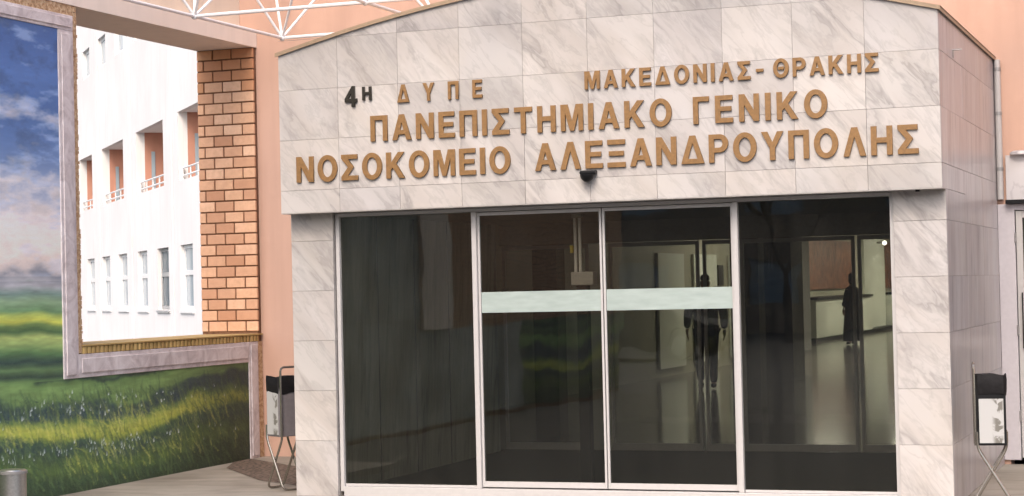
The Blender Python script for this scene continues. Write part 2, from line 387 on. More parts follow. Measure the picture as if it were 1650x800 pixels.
# door frame
ZD = 2.296
fr = MB()
fr.box(-6.905, -6.872, YG + .03, YG + .10, 0, ZD); fr.box(-2.335, -2.306, YG + .03, YG + .10, 0, ZD)
fr.box(-6.872, -2.335, YG + .03, YG + .11, ZD - .028, ZD); fr.box(-6.872, -2.335, YG + .02, YG + .12, ZG, .0405)
frame = fr.build('door_frame', M['alu'], portal); bevel(frame, .003)
for xa in (-5.69, -3.535):
    bevel(MB().box(xa, xa + .04, YG + .022, YG + .09, .041, ZD - .029).build('mullion', M['alu'], portal), .003)
GY = YG + .065
def leaf(name, x0, x1, y, st, band, label=None):
    L = MB()
    if st:
        L.box(x0, x0 + st, y - .018, y + .018, .052, 2.262); L.box(x1 - st, x1, y - .018, y + .018, .052, 2.262)
        L.box(x0 + st, x1 - st, y - .018, y + .018, .052, .052 + .045); L.box(x0 + st, x1 - st, y - .018, y + .018, 2.235, 2.262)
    else: L.box(x0, x1, y - .012, y + .012, .042, .062); st = 0
    o = L.build(name, M['alu'], portal); bevel(o, .002)
    g = MB().box(x0 + st + .001, x1 - st - .001, y - .004, y + .004, .063, 2.262).build('glass_pane', M['glass'], o)
    if band:
        MB().box(x0 + st + .002, x1 - st - .002, y - .0075, y - .0045, 1.452, 1.618).build('frosted_band', M['frost'], o)
    return o
leaf('fixed_panel', -6.870, -5.692, GY, 0, False)
leaf('sliding_door', -5.648, -4.598, GY + .002, .018, True)
leaf('sliding_door', -4.590, -3.537, GY + .002, .018, True)
leaf('fixed_panel', -3.493, -2.337, GY, 0, False)
# vestibule
vb = MB(); vb.box(-6.95, -6.925, YG + .14, 18.0, 0, 2.30); vb.build('lining_wall', M['marble_in'], portal)
for yy in (15.1, 15.9, 16.7, 17.5): MB().box(-6.926, -6.921, yy, yy + .008, 0, 2.29).build('wall_joint', M['black'], portal)
MB().box(-2.30, -2.275, YG + .14, 18.0, 0, 2.29).build('lining_wall', M['marble_in'], portal)
M['ceil'] = plain('grey ceiling', (.30, .28, .26), .8)
MB().box(-6.92, -2.31, YG + .12, 18.2, 2.29, 2.315).build('vestibule_ceiling', M['ceil'], portal)
MB().box(-6.92, -2.31, YG + .12, 18.2, ZG, -.002).build('door_mat', M['rubbermat'], portal)
# inner sliding doors
for x0, x1 in ((-6.90, -5.98), (-5.77, -4.84), (-4.80, -4.44), (-4.42, -3.31), (-3.28, -2.36)):
    L = MB(); y = 18.12; w = .03
    L.box(x0, x0 + w, y - .02, y + .02, .01, 2.07); L.box(x1 - w, x1, y - .02, y + .02, .01, 2.07); L.box(x0 + w, x1 - w, y - .02, y + .02, .01, .08); L.box(x0 + w, x1 - w, y - .02, y + .02, 2.03, 2.07)
    o = L.build('inner_door', M['alugrey'], portal); MB().box(x0 + w + .001, x1 - w - .001, y - .003, y + .003, .081, 2.029).build('glass_pane', M['glass_clear'], o)
MB().box(-6.92, -2.31, 18.08, 18.16, 2.075, 2.289).build('inner_transom', M['ceil'], portal)

# column and box behind the left door, standing in for a mirrored utility pole
pc = thing('pole_stand_in', (-4.87, 14.62, 0), 'pale column with grey box and yellow tag, standing in for a utility pole mirrored in the left sliding door', 'column')
MB().box(-4.92, -4.83, 14.58, 14.66, 0, 1.655).build('pedestal', M['black'], pc)
bevel(MB().box(-4.96, -4.77, 14.56, 14.68, 1.657, 1.765).build('grey_box', M['alu'], pc), .008)
for x_ in (-4.935, -4.895): MB().tube([(x_, 14.62, 1.765), (x_, 14.62, 2.20)], .013, 10).build('tube', M['whitetube'], pc, True)
MB().box(-4.955, -4.875, 14.59, 14.65, 2.202, 2.235).build('cap', M['alu'], pc)
M['yellow'] = plain('yellow tag', (.55, .42, .04), .5); MB().box(-4.975, -4.95, 14.60, 14.62, 1.92, 1.98).build('yellow_tag', M['yellow'], pc)
# dome camera
dc = thing('dome_camera', (-4.61, YF, 2.45), 'small black dome camera fixed under the lettering above the glass doors', 'camera')
mb = MB(); mb.box(-4.675, -4.545, YF - .065, YF - .001, 2.515, 2.545); bevel(mb.build('mount', M['black'], dc), .008)
prof = [(.056 * math.cos(a), -.062 * math.sin(a)) for a in [rad(x) for x in range(0, 91, 10)]]
mb = MB(); mb.lathe(prof[::-1], (-4.61, YF - .066, 2.514), 20); mb.build('dome', M['black'], dc, True)

# ------------------------------------------------------------------ lettering
t = .185
def ell(cx, cy, rx, ry, n=28, cw=False):
    p = [(cx + rx * math.cos(2 * math.pi * i / n), cy + ry * math.sin(2 * math.pi * i / n)) for i in range(n)]
    return p[::-1] if cw else p
def bars(*rs): return [[(a, c), (b, c), (b, d), (a, d)] for a, b, c, d in rs]
def pw():
    o = [(0, 0), (.185, 0), (.185, .36), (.40, .36)]
    o += [(.40 + .3 * math.cos(rad(a)), .68 + .32 * math.sin(rad(a))) for a in range(-80, 81, 16)] + [(.40, 1), (0, 1)]
    i = [(.185, .52), (.185, .84), (.38, .84)] + [(.38 + .13 * math.cos(rad(a)), .68 + .16 * math.sin(rad(a))) for a in range(70, -71, -20)] + [(.38, .52)]
    return [o, i]
GL = {
 'Π': (.72, [[(0, 0), (t, 0), (t, .83), (.72 - t, .83), (.72 - t, 0), (.72, 0), (.72, 1), (0, 1)]]),
 'Α': (.80, [[(0, 0), (.195, 0), (.26, .22), (.54, .22), (.605, 0), (.80, 0), (.5, 1), (.3, 1)], [(.31, .38), (.4, .72), (.49, .38)]]),
 'Ν': (.74, [[(0, 0), (t, 0), (t, .64), (.54, 0), (.74, 0), (.74, 1), (.74 - t, 1), (.74 - t, .37), (.2, 1), (0, 1)]]),
 'Ε': (.66, [[(0, 0), (.66, 0), (.66, .165), (t, .165), (t, .43), (.6, .43), (.6, .59), (t, .59), (t, .835), (.65, .835), (.65, 1), (0, 1)]]),
 'Ι': (.19, bars((0, .19, 0, 1))),
 'Σ': (.70, [[(0, 0), (.70, 0), (.70, .17), (.26, .17), (.52, .52), (.27, .83), (.68, .83), (.68, 1), (0, 1), (0, .86), (.29, .51), (0, .14)]]),
 'Τ': (.72, [[(.2675, 0), (.4525, 0), (.4525, .83), (.72, .83), (.72, 1), (0, 1), (0, .83), (.2675, .83)]]),
 'Η': (.73, [[(0, 0), (t, 0), (t, .43), (.73 - t, .43), (.73 - t, 0), (.73, 0), (.73, 1), (.73 - t, 1), (.73 - t, .6), (t, .6), (t, 1), (0, 1)]]),
 'Μ': (.88, [[(0, 0), (.17, 0), (.17, .73), (.36, 0), (.52, 0), (.71, .73), (.71, 0), (.88, 0), (.88, 1), (.61, 1), (.44, .33), (.27, 1), (0, 1)]]),
 'Κ': (.77, [[(0, 0), (t, 0), (t, .31), (.28, .42), (.54, 0), (.77, 0), (.41, .57), (.75, 1), (.51, 1), (t, .57), (t, 1), (0, 1)]]),
 'Ο': (.84, [ell(.42, .5, .42, .525), ell(.42, .5, .225, .35, cw=True)]),
 'Γ': (.60, [[(0, 0), (t, 0), (t, .83), (.60, .83), (.60, 1), (0, 1)]]),
 'Λ': (.78, [[(0, 0), (.195, 0), (.39, .70), (.585, 0), (.78, 0), (.49, 1), (.29, 1)]]),
 'Ξ': (.68, bars((0, .68, 0, .17), (.06, .62, .42, .58), (.01, .67, .83, 1))),
 'Δ': (.84, [[(0, 0), (.84, 0), (.52, 1), (.32, 1)], [(.235, .165), (.42, .76), (.605, .165)]]),
 'Ρ': (.70, pw()),
 'Υ': (.78, [[(.297, 0), (.483, 0), (.483, .42), (.78, 1), (.57, 1), (.39, .61), (.21, 1), (0, 1), (.297, .42)]]),
 'Θ': (.84, [ell(.42, .5, .42, .525), ell(.42, .5, .225, .35, cw=True)] + bars((.27, .57, .43, .57))),
 '-': (.45, bars((0, .45, .38, .55))),
 '4': (.66, [[(.36, 0), (.54, 0), (.54, .22), (.66, .22), (.66, .38), (.54, .38), (.54, 1), (.40, 1), (0, .38), (0, .22), (.36, .22)], [(.17, .38), (.36, .70), (.36, .38)]]),
}
def glyph(ch, x, z, w, h, mat, parent, dep=.013):
    gw, polys = GL[ch]; cu = bpy.data.curves.new('letter', 'CURVE'); cu.dimensions = '2D'; cu.fill_mode = 'BOTH'; cu.extrude = dep / 2; cu.bevel_depth = .0015
    for P in polys:
        sp = cu.splines.new('POLY'); sp.points.add(len(P) - 1); sp.use_cyclic_u = True
        for i, (a, b) in enumerate(P): sp.points[i].co = (a / gw * w, b * h, 0, 1)
    ob = bpy.data.objects.new('letter', cu); me = bpy.data.meshes.new_from_object(ob); bpy.data.objects.remove(ob)
    me.transform(Matrix.Translation((x, YF - dep / 2 - .006, z)) @ Matrix.Rotation(rad(90), 4, 'X')); me.name = 'letter'
    me.materials.clear()
    return link('letter', me, mat, parent)
def word(txt, x0, x1, z0, h, mat, label, gap=None, wscale=1.):
    w = thing('sign_lettering', (x0, YF, z0), label, 'lettering', 'raised letters on the entrance fascia')
    ws = [GL[c][0] * h * wscale for c in txt]
    g = (x1 - x0 - sum(ws)) / max(1, len(txt) - 1); x = x0
    for c, cw in zip(txt, ws): glyph(c, x, z0, cw, h, mat, w); x += cw + g
    return w
word('4', -6.69, -6.555, 3.155, .165, M['darkletter'], 'dark numeral 4 at the left end of the top line of lettering')
word('Η', -6.532, -6.432, 3.2, .108, M['darkletter'], 'small dark raised letter Η just after the numeral 4')
word('ΔΥΠΕ', -6.222, -5.487, 3.165, .142, M['gold'], 'four widely spaced brown letters ΔΥΠΕ in the top line', wscale=.86)
word('ΜΑΚΕΔΟΝΙΑΣ', -4.628, -3.314, 3.178, .138, M['gold'], 'small brown letters ΜΑΚΕΔΟΝΙΑΣ in the top line before the dash')
word('-', -3.268, -3.185, 3.185, .12, M['gold'], 'brown dash between the two words at the right of the top line')
word('ΘΡΑΚΗΣ', -3.137, -2.352, 3.178, .138, M['gold'], 'small brown letters ΘΡΑΚΗΣ at the right end of the top line')
word('ΠΑΝΕΠΙΣΤΗΜΙΑΚΟ', -6.465, -3.936, 2.862, .205, M['gold'], 'large brown letters ΠΑΝΕΠΙΣΤΗΜΙΑΚΟ in the middle line')
word('ΓΕΝΙΚΟ', -3.764, -2.738, 2.862, .205, M['gold'], 'large brown letters ΓΕΝΙΚΟ at the right of the middle line')
word('ΝΟΣΟΚΟΜΕΙΟ', -7.142, -5.262, 2.556, .208, M['gold'], 'large brown letters ΝΟΣΟΚΟΜΕΙΟ starting the bottom line')
word('ΑΛΕΞΑΝΔΡΟΥΠΟΛΗΣ', -5.052, -2.077, 2.562, .212, M['gold'], 'large brown letters ΑΛΕΞΑΝΔΡΟΥΠΟΛΗΣ ending the bottom line')

# ------------------------------------------------------------------ rear building wall
rear = thing('rear_building', (0, YB, 0), 'peach rendered building wall rising behind the marble entrance block', 'building')
HW = 9.0
def wallbox(x0, x1, z0, z1, name='wall', mat=None, y0=YB, y1=YB + .32): return MB().box(x0, x1, y0, y1, z0, z1).build(name, mat or M['peach'], rear)
rw = MB(); holed(rw, [-10.06, 9], [ZG - .1, HW], [(-6.952, -2.274, ZG - .1, 2.34), (-1.86, .02, ZG - .1, 2.30)], lambda u, z: (u, YB, z), (0, 1, 0), .32)
rw.build('wall', M['peach'], rear)
# hidden return behind jamb, roof
mb = MB(); mb.box(-10.06, -9.76, YB + .33, 24, ZG, HW); mb.box(-11.4, -10.06, 23.7, 24, ZG, HW); mb.box(-11.4, -11.1, 24.001, 74, ZG, HW); mb.build('side_wall', M['peach'], rear)
mb = MB(); mb.box(-9.755, 9, YB + .33, 24, 3.35, 3.6); mb.box(-11.09, 9, 24.001, 74, 3.35, 3.6); mb.build('upper_floor', M['ceil'], rear)
# marble band right of entrance, cornice, pipe
bd = MB(); bd.box(-1.83, 3.2, YB - .035, YB - .002, 2.335, 2.735); b_ = bd.build('marble_band', M['marble_side'], rear)
mb = MB()
for i in range(12): x = -1.80 + i * .21; mb.lathe([(0.001, .0), (.09, .0), (.088, .02), (.06, .035), (.001, .04)], (x + .1, YB - .06, 2.736), 14, 1, .45)
mb.build('scalloped_cornice', M['marble_side'], rear, True)
MB().box(-1.835, 3.2, YB - .10, YB - .002, 2.298, 2.332).build('dark_lintel', M['black'], rear)
pipe = thing('drain_pipe', (-1.865, YB - .03, 0), 'white vertical downpipe in the corner right of the marble side wall', 'pipe')
MB().tube([(-1.882, YB - .03, 2.34), (-1.882, YB - .03, 3.60)], .029, 12).build('pipe', M['alu'], pipe, True)
for z in (2.6, 3.1, 3.5): MB().tube([(-1.882, YB - .03, z), (-1.882, YB - .03, z + .03)], .033, 12).build('pipe_clip', M['alugrey'], pipe)
# side door
sdoor = thing('side_door', (-1.0, YB, 0), 'white framed glass side door right of the entrance block', 'door')
mb = MB(); mb.box(-1.913, -1.765, YB - .03, YB + .06, 0, 2.296); mb.box(-.07, .018, YB - .03, YB + .06, 0, 2.296); mb.box(-1.765, -.07, YB - .03, YB + .06, 2.24, 2.296)
M['lilacalu'] = plain('pale lilac grey door paint', (.50, .47, .50), .4, 0, .04)
bevel(mb.build('door_frame', M['lilacalu'], sdoor), .004)
mb = MB(); y0, y1 = YB - .02, YB + .03
mb.box(-1.757, -1.70, y0, y1, .02, 2.232); mb.box(-.16, -.08, y0, y1, .02, 2.232); mb.box(-1.70, -.16, y0, y1, 2.17, 2.232); mb.box(-1.70, -.16, y0, y1, .02, .16); mb.box(-1.70, -.16, y0, y1, 1.02, 1.10)
lf = mb.build('door_leaf', M['alu'], sdoor); bevel(lf, .004)
MB().box(-1.699, -.161, YB + .0, YB + .008, .161, 1.019).build('glass_pane', M['glass'], lf); MB().box(-1.699, -.161, YB + .0, YB + .008, 1.101, 2.169).build('glass_pane', M['glass'], lf)
for z in (.35, 1.12, 1.95): MB().tube([(-1.762, YB - .034, z), (-1.762, YB - .034, z + .09)], .010, 8).build('hinge', M['alugrey'], sdoor)
MB().box(-1.72, -1.71, YB - .05, YB - .02, 1.0, 1.5).build('handle', M['black'], lf)
MB().box(-1.86, .02, YB + .33, YB + 2.2, ZG, 0).build('threshold', M['rubbermat'], sdoor)

# ------------------------------------------------------------------ left wall with opening and painted mural
XM, XO = -9.40, -10.06
OY0, OY1, OZ0, OZ1 = 14.27, 17.52, 1.15, 4.21
lw = thing('painted_wall', (XM, 12, ZG), 'thick wall on the left with a landscape mural and a large brick lined window opening', 'wall')
mb = MB()
holed(mb, [-1.5, 17.598], [ZG - .1, OZ1 + .02], [(OY0, 17.598, OZ0, OZ1 + .02)], lambda u, z: (XM - .004, u, z), (-1, 0, 0), .655)
holed(mb, [-1.5, 17.598], [ZG - .1, OZ1 + .02], [(OY0, 17.598, OZ0, OZ1 + .02)], lambda u, z: (XO + .001, u, z), (1, 0, 0), 0.0)
mb.add([(XM - .004, -1.5, ZG - .1), (XO + .001, -1.5, ZG - .1), (XO + .001, -1.5, OZ1), (XM - .004, -1.5, OZ1)], [(0, 1, 2, 3)])
mb.build('wall_body', M['mortar'], lw)
MB().box(XO, XM + .012, -1.6, YB - .004, OZ1, 4.36).build('beam', M['beam'], lw)
MB().box(XO, -9.585, -1.6, YB - .004, 4.362, 9.0).build('upper_wall', M['cream'], lw)
MB().box(-9.585, XM + .002, -1.6, YB - .006, 4.362, 4.40).build('beam_ledge', M['cream'], lw)
# brick jamb
bcache = {}
def brick(name, x0, x1, y0, y1, z0, z1, mat):
    key = (round(x1 - x0, 3), round(y1 - y0, 3), round(z1 - z0, 3), mat.name)
    if key not in bcache:
        w, d, h = key[:3]; me = MB().box(0, w, 0, d, 0, h).mesh('brick', mat)
        b2 = bmesh.new(); b2.from_mesh(me); bmesh.ops.bevel(b2, geom=b2.edges[:], offset=.004, segments=1, affect='EDGES'); b2.to_mesh(me); b2.free(); bcache[key] = me
    o = link(name, bcache[key], None, lw, False); o.matrix_parent_inverse = Matrix.Translation((-XM, -12, -ZG)); o.location = (x0, y0, z0)
    return o
CH = .1137; J = .015; nc = 26; zb = 4.205 - CH * nc
MB().box(XO + .002, XM - .005, OY1 + .012, YB - .003, OZ0, OZ1 - .001).build('mortar_bed', M['mortar'], lw)
for c in range(nc + 1):
    zt = 4.205 - CH * c; z0 = max(zt - CH + J, 1.236)
    if zt - z0 < .02: continue
    cuts = [0, .187, .407, .66] if c % 2 == 0 else [0, .078, .298, .52, .66]
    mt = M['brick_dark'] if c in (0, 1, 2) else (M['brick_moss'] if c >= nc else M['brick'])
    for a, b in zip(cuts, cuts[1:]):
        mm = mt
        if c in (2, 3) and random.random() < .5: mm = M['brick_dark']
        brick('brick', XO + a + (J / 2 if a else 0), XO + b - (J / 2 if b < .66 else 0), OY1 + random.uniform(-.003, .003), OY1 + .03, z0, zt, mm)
# sill with rowlock bricks
MB().box(XO, XM - .012, OY0, OY1 + .01, OZ0 + .002, 1.222).build('sill_bed', M['wood'], lw)
for i in range(47):
    y = OY0 + .002 + i * .0692
    brick('brick', XM - .05, XM + .016 + random.uniform(-.004, .004), y + .013, min(y + .056, 17.51), 1.158, 1.219, M['brick_moss'])
MB().box(XO, XM + .022, OY0, OY1 + .06, 1.2225, 1.236).build('sill_cap', M['brick_moss'], lw)
# rough edging round the opening
MB().box(XM - .003, XM + .006, 14.212, OY0, 1.165, 4.10).build('edging', M['edging'], lw)
MB().box(XM - .003, XM + .004, 17.49, YB - .004, ZG, 1.155).build('edging', M['edging'], lw)
def subdiv_edge(y0, y1, z0, z1):  # ragged vertical brick edge
    mb = MB(); z = z0
    while z < z1:
        h = random.uniform(.03, .06); d = random.uniform(0, .016); mb.box(XM - .05, XM + .004 + random.uniform(0, .006), y0 - .01, y1 + d, z, min(z + h - .006, z1)); z += h
    return mb
subdiv_edge(14.22, OY0, 1.24, 4.2).build('ragged_edge', M['edging'], lw)
# trim: two stepped fillets per run
def trimrun(y0, y1, z0, z1, vertical):
    mb = MB()
    if vertical: w = y1 - y0; mb.box(XM - .002, XM + .014, y0, y1, z0, z1); mb.box(XM + .0145, XM + .026, y0 + w * .16, y1 - w * .22, z0 + .03, z1 - .03)
    else: w = z1 - z0; mb.box(XM - .002, XM + .014, y0, y1, z0, z1); mb.box(XM + .0145, XM + .026, y0 + .04, y1 - .04, z0 + w * .2, z1 - w * .18)
    bevel(mb.build('trim', M['trim'], lw), .004)
trimrun(13.985, 14.211, .95, 3.978, True)
trimrun(-1.5, 14.211, 3.98, 4.115, False)
trimrun(14.2115, 17.29, .95, 1.156, False)
trimrun(17.292, 17.488, ZG, 1.156, True)
MB().box(XM - .003, XM + .003, -1.5, 14.21, 4.116, OZ1 - .002).build('edging', M['edging'], lw)

# --- the mural: painted colours on a fine grid (flat print)
def fbm(ny, nz, sy, sz, oct=5, seed=0, pers=.55):
    r = np.random.default_rng(seed); out = np.zeros((ny, nz)); amp = 1; tot = 0
    for o in range(oct):
        gy, gz = max(2, int(math.ceil(sy)) + 2), max(2, int(math.ceil(sz)) + 2); g = r.random((gy, gz))
        yy = np.linspace(0, sy, ny); zz = np.linspace(0, sz, nz); iy = np.minimum(yy.astype(int), gy - 2); iz = np.minimum(zz.astype(int), gz - 2)
        fy = yy - iy; fz = zz - iz; fy = fy * fy * (3 - 2 * fy); fz = fz * fz * (3 - 2 * fz)
        a = g[np.ix_(iy, iz)]; b = g[np.ix_(iy + 1, iz)]; c = g[np.ix_(iy, iz + 1)]; d = g[np.ix_(iy + 1, iz + 1)]
        out += amp * ((a * (1 - fy)[:, None] + b * fy[:, None]) * (1 - fz)[None] + (c * (1 - fy)[:, None] + d * fy[:, None]) * fz[None])
        tot += amp; amp *= pers; sy *= 2; sz *= 2
    return out / tot
def paint(y0, y1, z0, z1, ny, nz, seed, strokes):
    Y = np.linspace(y0, y1, ny)[:, None] * np.ones((1, nz)); Z = np.ones((ny, 1)) * np.linspace(z0, z1, nz)[None]
    Ly = y1 - y0; Lz = z1 - z0
    st = [(0, (38, 56, 34)), (.10, (42, 62, 38)), (.2, (70, 92, 40)), (.28, (62, 84, 44)), (.36, (40, 62, 58)), (.44, (48, 72, 56)), (.50, (138, 148, 42)), (.565, (142, 150, 54)), (.62, (88, 112, 56)), (.68, (36, 58, 68)),
          (.77, (44, 66, 66)), (.81, (88, 118, 66)), (.90, (102, 134, 72)), (.965, (86, 118, 64)), (1.0, (40, 62, 50)), (1.06, (78, 108, 66)), (1.12, (36, 60, 56)), (1.19, (72, 108, 64)), (1.26, (128, 152, 84)), (1.31, (148, 166, 88)),
          (1.355, (60, 90, 54)), (1.40, (92, 118, 62)), (1.435, (176, 180, 58)), (1.48, (150, 165, 70)), (1.52, (88, 124, 84)), (1.60, (118, 146, 112)), (1.66, (98, 124, 116)), (1.73, (150, 150, 156)), (1.79, (116, 120, 132)),
          (1.85, (168, 156, 152)), (1.95, (192, 174, 164)), (2.1, (196, 180, 174)), (2.25, (178, 172, 178)), (2.45, (128, 142, 170)), (2.7, (98, 122, 162)), (3.0, (70, 104, 156)), (3.3, (52, 88, 142)), (3.6, (58, 98, 158)), (3.85, (46, 84, 142)), (4.2, (74, 110, 158))]
    zs = np.array([s[0] for s in st]); cs = np.array([s[1] for s in st], float)
    warp = (fbm(ny, nz, Ly * .7, Lz * 1.2, 4, seed + 1) - .5)
    warp2 = (fbm(ny, nz, Ly * 3, Lz * 4, 4, seed + 2) - .5)
    zz = Z + warp * np.where(Z > 1.8, .35, .16) + warp2 * np.where(Z > 1.8, .10, np.where(Z < .95, .17, .015))
    zz = zz + np.where(Z < 1.8, 0.06 * np.sin(Y * 1.4) * (Z < .95), 0)
    C = np.stack([np.interp(zz, zs, cs[:, i]) for i in range(3)], -1)
    cl = fbm(ny, nz, Ly * 1.1, Lz * 4.2, 6, seed + 3, .62); cl2 = fbm(ny, nz, Ly * 3.5, Lz * 7, 5, seed + 4, .6)
    sky_ = Z > 1.84
    dens = np.interp(Z, [1.84, 2.2, 2.7, 2.95, 3.05, 3.2, 3.4, 3.6, 4.2], [.55, .6, .58, .36, .46, .68, .34, .38, .34])
    a = np.clip((cl * .65 + cl2 * .35 - (1 - dens) + .06) * 5.0, 0, 1) * sky_ * .8
    lite = np.stack([np.interp(Z, [1.8, 2.6, 3.3, 4.2], v) for v in ([214, 206, 186, 116], [196, 196, 182, 144], [188, 194, 192, 180])], -1)
    C = C * (1 - a[..., None]) + lite * a[..., None]
    dk = np.clip((cl2 - .52) * 4, 0, 1) * sky_ * np.interp(Z, [1.84, 2.6, 4.2], [.1, .3, .5]); C = C * (1 - dk[..., None] * .45); wis = np.clip((fbm(ny, nz, Ly * 2.2, Lz * 9, 5, seed + 6, .65) - .55) * 6, 0, 1) * sky_ * np.interp(Z, [1.84, 2.6, 3.2, 4.2], [.25, .45, .5, .5]); C = C * (1 - wis[..., None]) + np.array([150, 170, 204]) * wis[..., None]
    # brush texture
    br = fbm(ny, nz, Ly * 6, Lz * 40, 3, seed + 5) - .5; C *= (1 + .22 * br * (Z < 1.8) + .06 * br)[..., None]
    # darker towards the right end of the low meadow
    if strokes:
        dy, dz = Ly / ny, Lz / nz
        r = np.random.default_rng(seed + 9)
        def line(y, z, ang, L, col, al, wd=1):
            n_ = int(L / min(dy, dz)) + 2; tt = np.linspace(0, 1, n_)
            bend = r.uniform(-.3, .3)
            py = y + np.cos(ang + bend * tt) * L * tt; pz = z + np.sin(ang + bend * tt) * L * tt
            iy = ((py - y0) / dy).astype(int); iz = ((pz - z0) / dz).astype(int); ok = (iy >= 0) & (iy < ny - wd) & (iz >= 0) & (iz < nz)
            al_ = (al * (1 - .6 * tt))[ok][:, None]
            for k_ in range(wd): C[iy[ok] + k_, iz[ok]] = C[iy[ok] + k_, iz[ok]] * (1 - al_) + np.array(col) * al_
        for _ in range(strokes):
            y = r.uniform(y0, y1); z = r.uniform(z0, .78)
            zone = math.exp(-((z - .5) / .10) ** 2) + .6 * math.exp(-((z - .2) / .10) ** 2) * (y > 14)
            fade = 1 if y < 15.8 else max(.15, 1 - (y - 15.8) / 1.4)
            if r.random() < zone * fade: col = [(182, 178, 66), (160, 166, 56), (194, 190, 98), (124, 142, 54)][r.integers(4)]; al = .42
            else: col = [(64, 92, 50), (44, 70, 44), (90, 116, 62), (36, 56, 50)][r.integers(4)]; al = .45
            line(y, z, rad(122) + r.normal(0, .32), r.uniform(.05, .19), col, al * r.uniform(.3, 1), r.integers(1, 4))
        for _ in range(int(Ly * 60)):      # pale flowers in the dark bands
            y = r.uniform(y0, y1); z = r.choice([r.normal(.70, .05), r.normal(.33, .04)])
            if y > 15.2 and r.random() < .8: continue
            L = r.uniform(.012, .035); line(y, z, rad(90), L, (186, 196, 204), r.uniform(.4, .9), r.integers(1, 3))
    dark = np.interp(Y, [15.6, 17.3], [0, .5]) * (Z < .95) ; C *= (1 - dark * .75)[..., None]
    base = np.interp(Z, [0, .08], [.55, 1]); C *= base[..., None] if False else 1
    C = np.clip(C / 255, 0, 1); C = np.clip(np.where(C <= .04045, C / 12.92, ((C + .055) / 1.055) ** 2.4) * 1.7, 0, .9); g = C.mean(-1, keepdims=True); C = C * .86 + g * .14
    return C
k = N('painted landscape'); at_ = k.n('VertexColor'); at_.layer_name = 'Paint'; g_ = k.noise(k.coords(per_object=False), 140, 2)
k.base(k.mix(k.ramp(g_, [(.3, (.0,) * 3), (.8, (.14,) * 3)]), at_.outputs['Color'], (.3, .3, .28))); k.set(Roughness=.6); k.p.inputs['Specular IOR Level'].default_value = .3; k.bump(g_, .15, .002); M['mural'] = k.m
def mural(y0, y1, z0, z1, dy, dz, seed, strokes, label, cut=None):
    ny, nz = int((y1 - y0) / dy) + 1, int((z1 - z0) / dz) + 1; C = paint(y0, y1, z0, z1, ny, nz, seed, strokes)
    ys_, zs_ = np.linspace(y0, y1, ny), np.linspace(z0, z1, nz)
    if cut:      # keep a grid line exactly on the corner of the opening
        ys_[np.abs(ys_ - cut[0]).argmin()] = cut[0]; zs_[np.abs(zs_ - cut[1]).argmin()] = cut[1]
    yy, zz = np.meshgrid(ys_, zs_, indexing='ij')
    v = np.stack([np.full(yy.shape, XM + .003), yy, zz], -1).reshape(-1, 3)
    idx = np.arange(ny * nz).reshape(ny, nz); f = np.stack([idx[:-1, :-1], idx[1:, :-1], idx[1:, 1:], idx[:-1, 1:]], -1)
    if cut: keep = ~((yy[:-1, :-1] >= cut[0] - 1e-6) & (zz[:-1, :-1] >= cut[1] - 1e-6)); f = f[keep]
    f = f.reshape(-1, 4); used = np.unique(f); remap = np.zeros(ny * nz, int); remap[used] = np.arange(len(used)); f = remap[f]; v = v[used]; C = C.reshape(-1, 3)[used]
    me = bpy.data.meshes.new('mural_painting'); me.vertices.add(len(v)); me.vertices.foreach_set('co', v.ravel().astype(np.float32))
    me.loops.add(f.size); me.loops.foreach_set('vertex_index', f.ravel().astype(np.int32)); me.polygons.add(len(f)); me.polygons.foreach_set('loop_start', np.arange(0, f.size, 4, dtype=np.int32))
    me.update(calc_edges=True); ca = me.color_attributes.new('Paint', 'FLOAT_COLOR', 'POINT')
    ca.data.foreach_set('color', np.concatenate([C, np.ones((len(v), 1))], 1).ravel().astype(np.float32))
    o = link('mural_painting', me, M['mural'], lw); o['label'] = label
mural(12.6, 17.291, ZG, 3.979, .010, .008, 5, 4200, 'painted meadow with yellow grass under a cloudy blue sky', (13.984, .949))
mural(9.3, 12.598, ZG, 3.979, .04, .02, 8, 0, 'painted meadow and sky nearer the street')
mural(-1.5, 3.2, ZG, 1.15, .04, .02, 9, 0, 'painted grass at the street end of the wall')
M['greystone'] = plain('grey green stone cladding', (.33, .345, .31), .5, 0, .45, 1.6)
for ya in (6.86, 7.67, 8.48):
    for za, zb2 in ((ZG, 1.29), (1.297, 2.63), (2.637, 3.975)): MB().box(XM - .002, XM + .006, ya, ya + .803, za, zb2).build('stone_panel', M['greystone'], lw)
for ya, yb2 in ((3.21, 4.54), (4.55, 5.89), (5.90, 6.85)): MB().box(XM - .002, XM + .006, ya, yb2, ZG, 1.15).build('stone_panel', M['greystone'], lw)
MB().box(XM - .002, XM + .05, 5.92, 6.84, 1.16, 3.975).build('cream_panel', M['cream'], lw)
k = N('brown brick facing'); v = k.coords(per_object=False, rot=(0, rad(90), rad(90))); bt = k.n('TexBrick'); bt.inputs['Scale'].default_value = 4; bt.inputs['Color1'].default_value = (.50, .28, .17, 1); bt.inputs['Color2'].default_value = (.38, .21, .12, 1); bt.inputs['Mortar'].default_value = (.07, .05, .03, 1); k.l(v, bt.inputs['Vector']); k.base(bt.outputs[0]); M['brickface'] = k.m
MB().box(XM - .002, XM + .006, -1.5, 5.91, 1.155, 3.975).build('brick_facing', M['brickface'], lw)

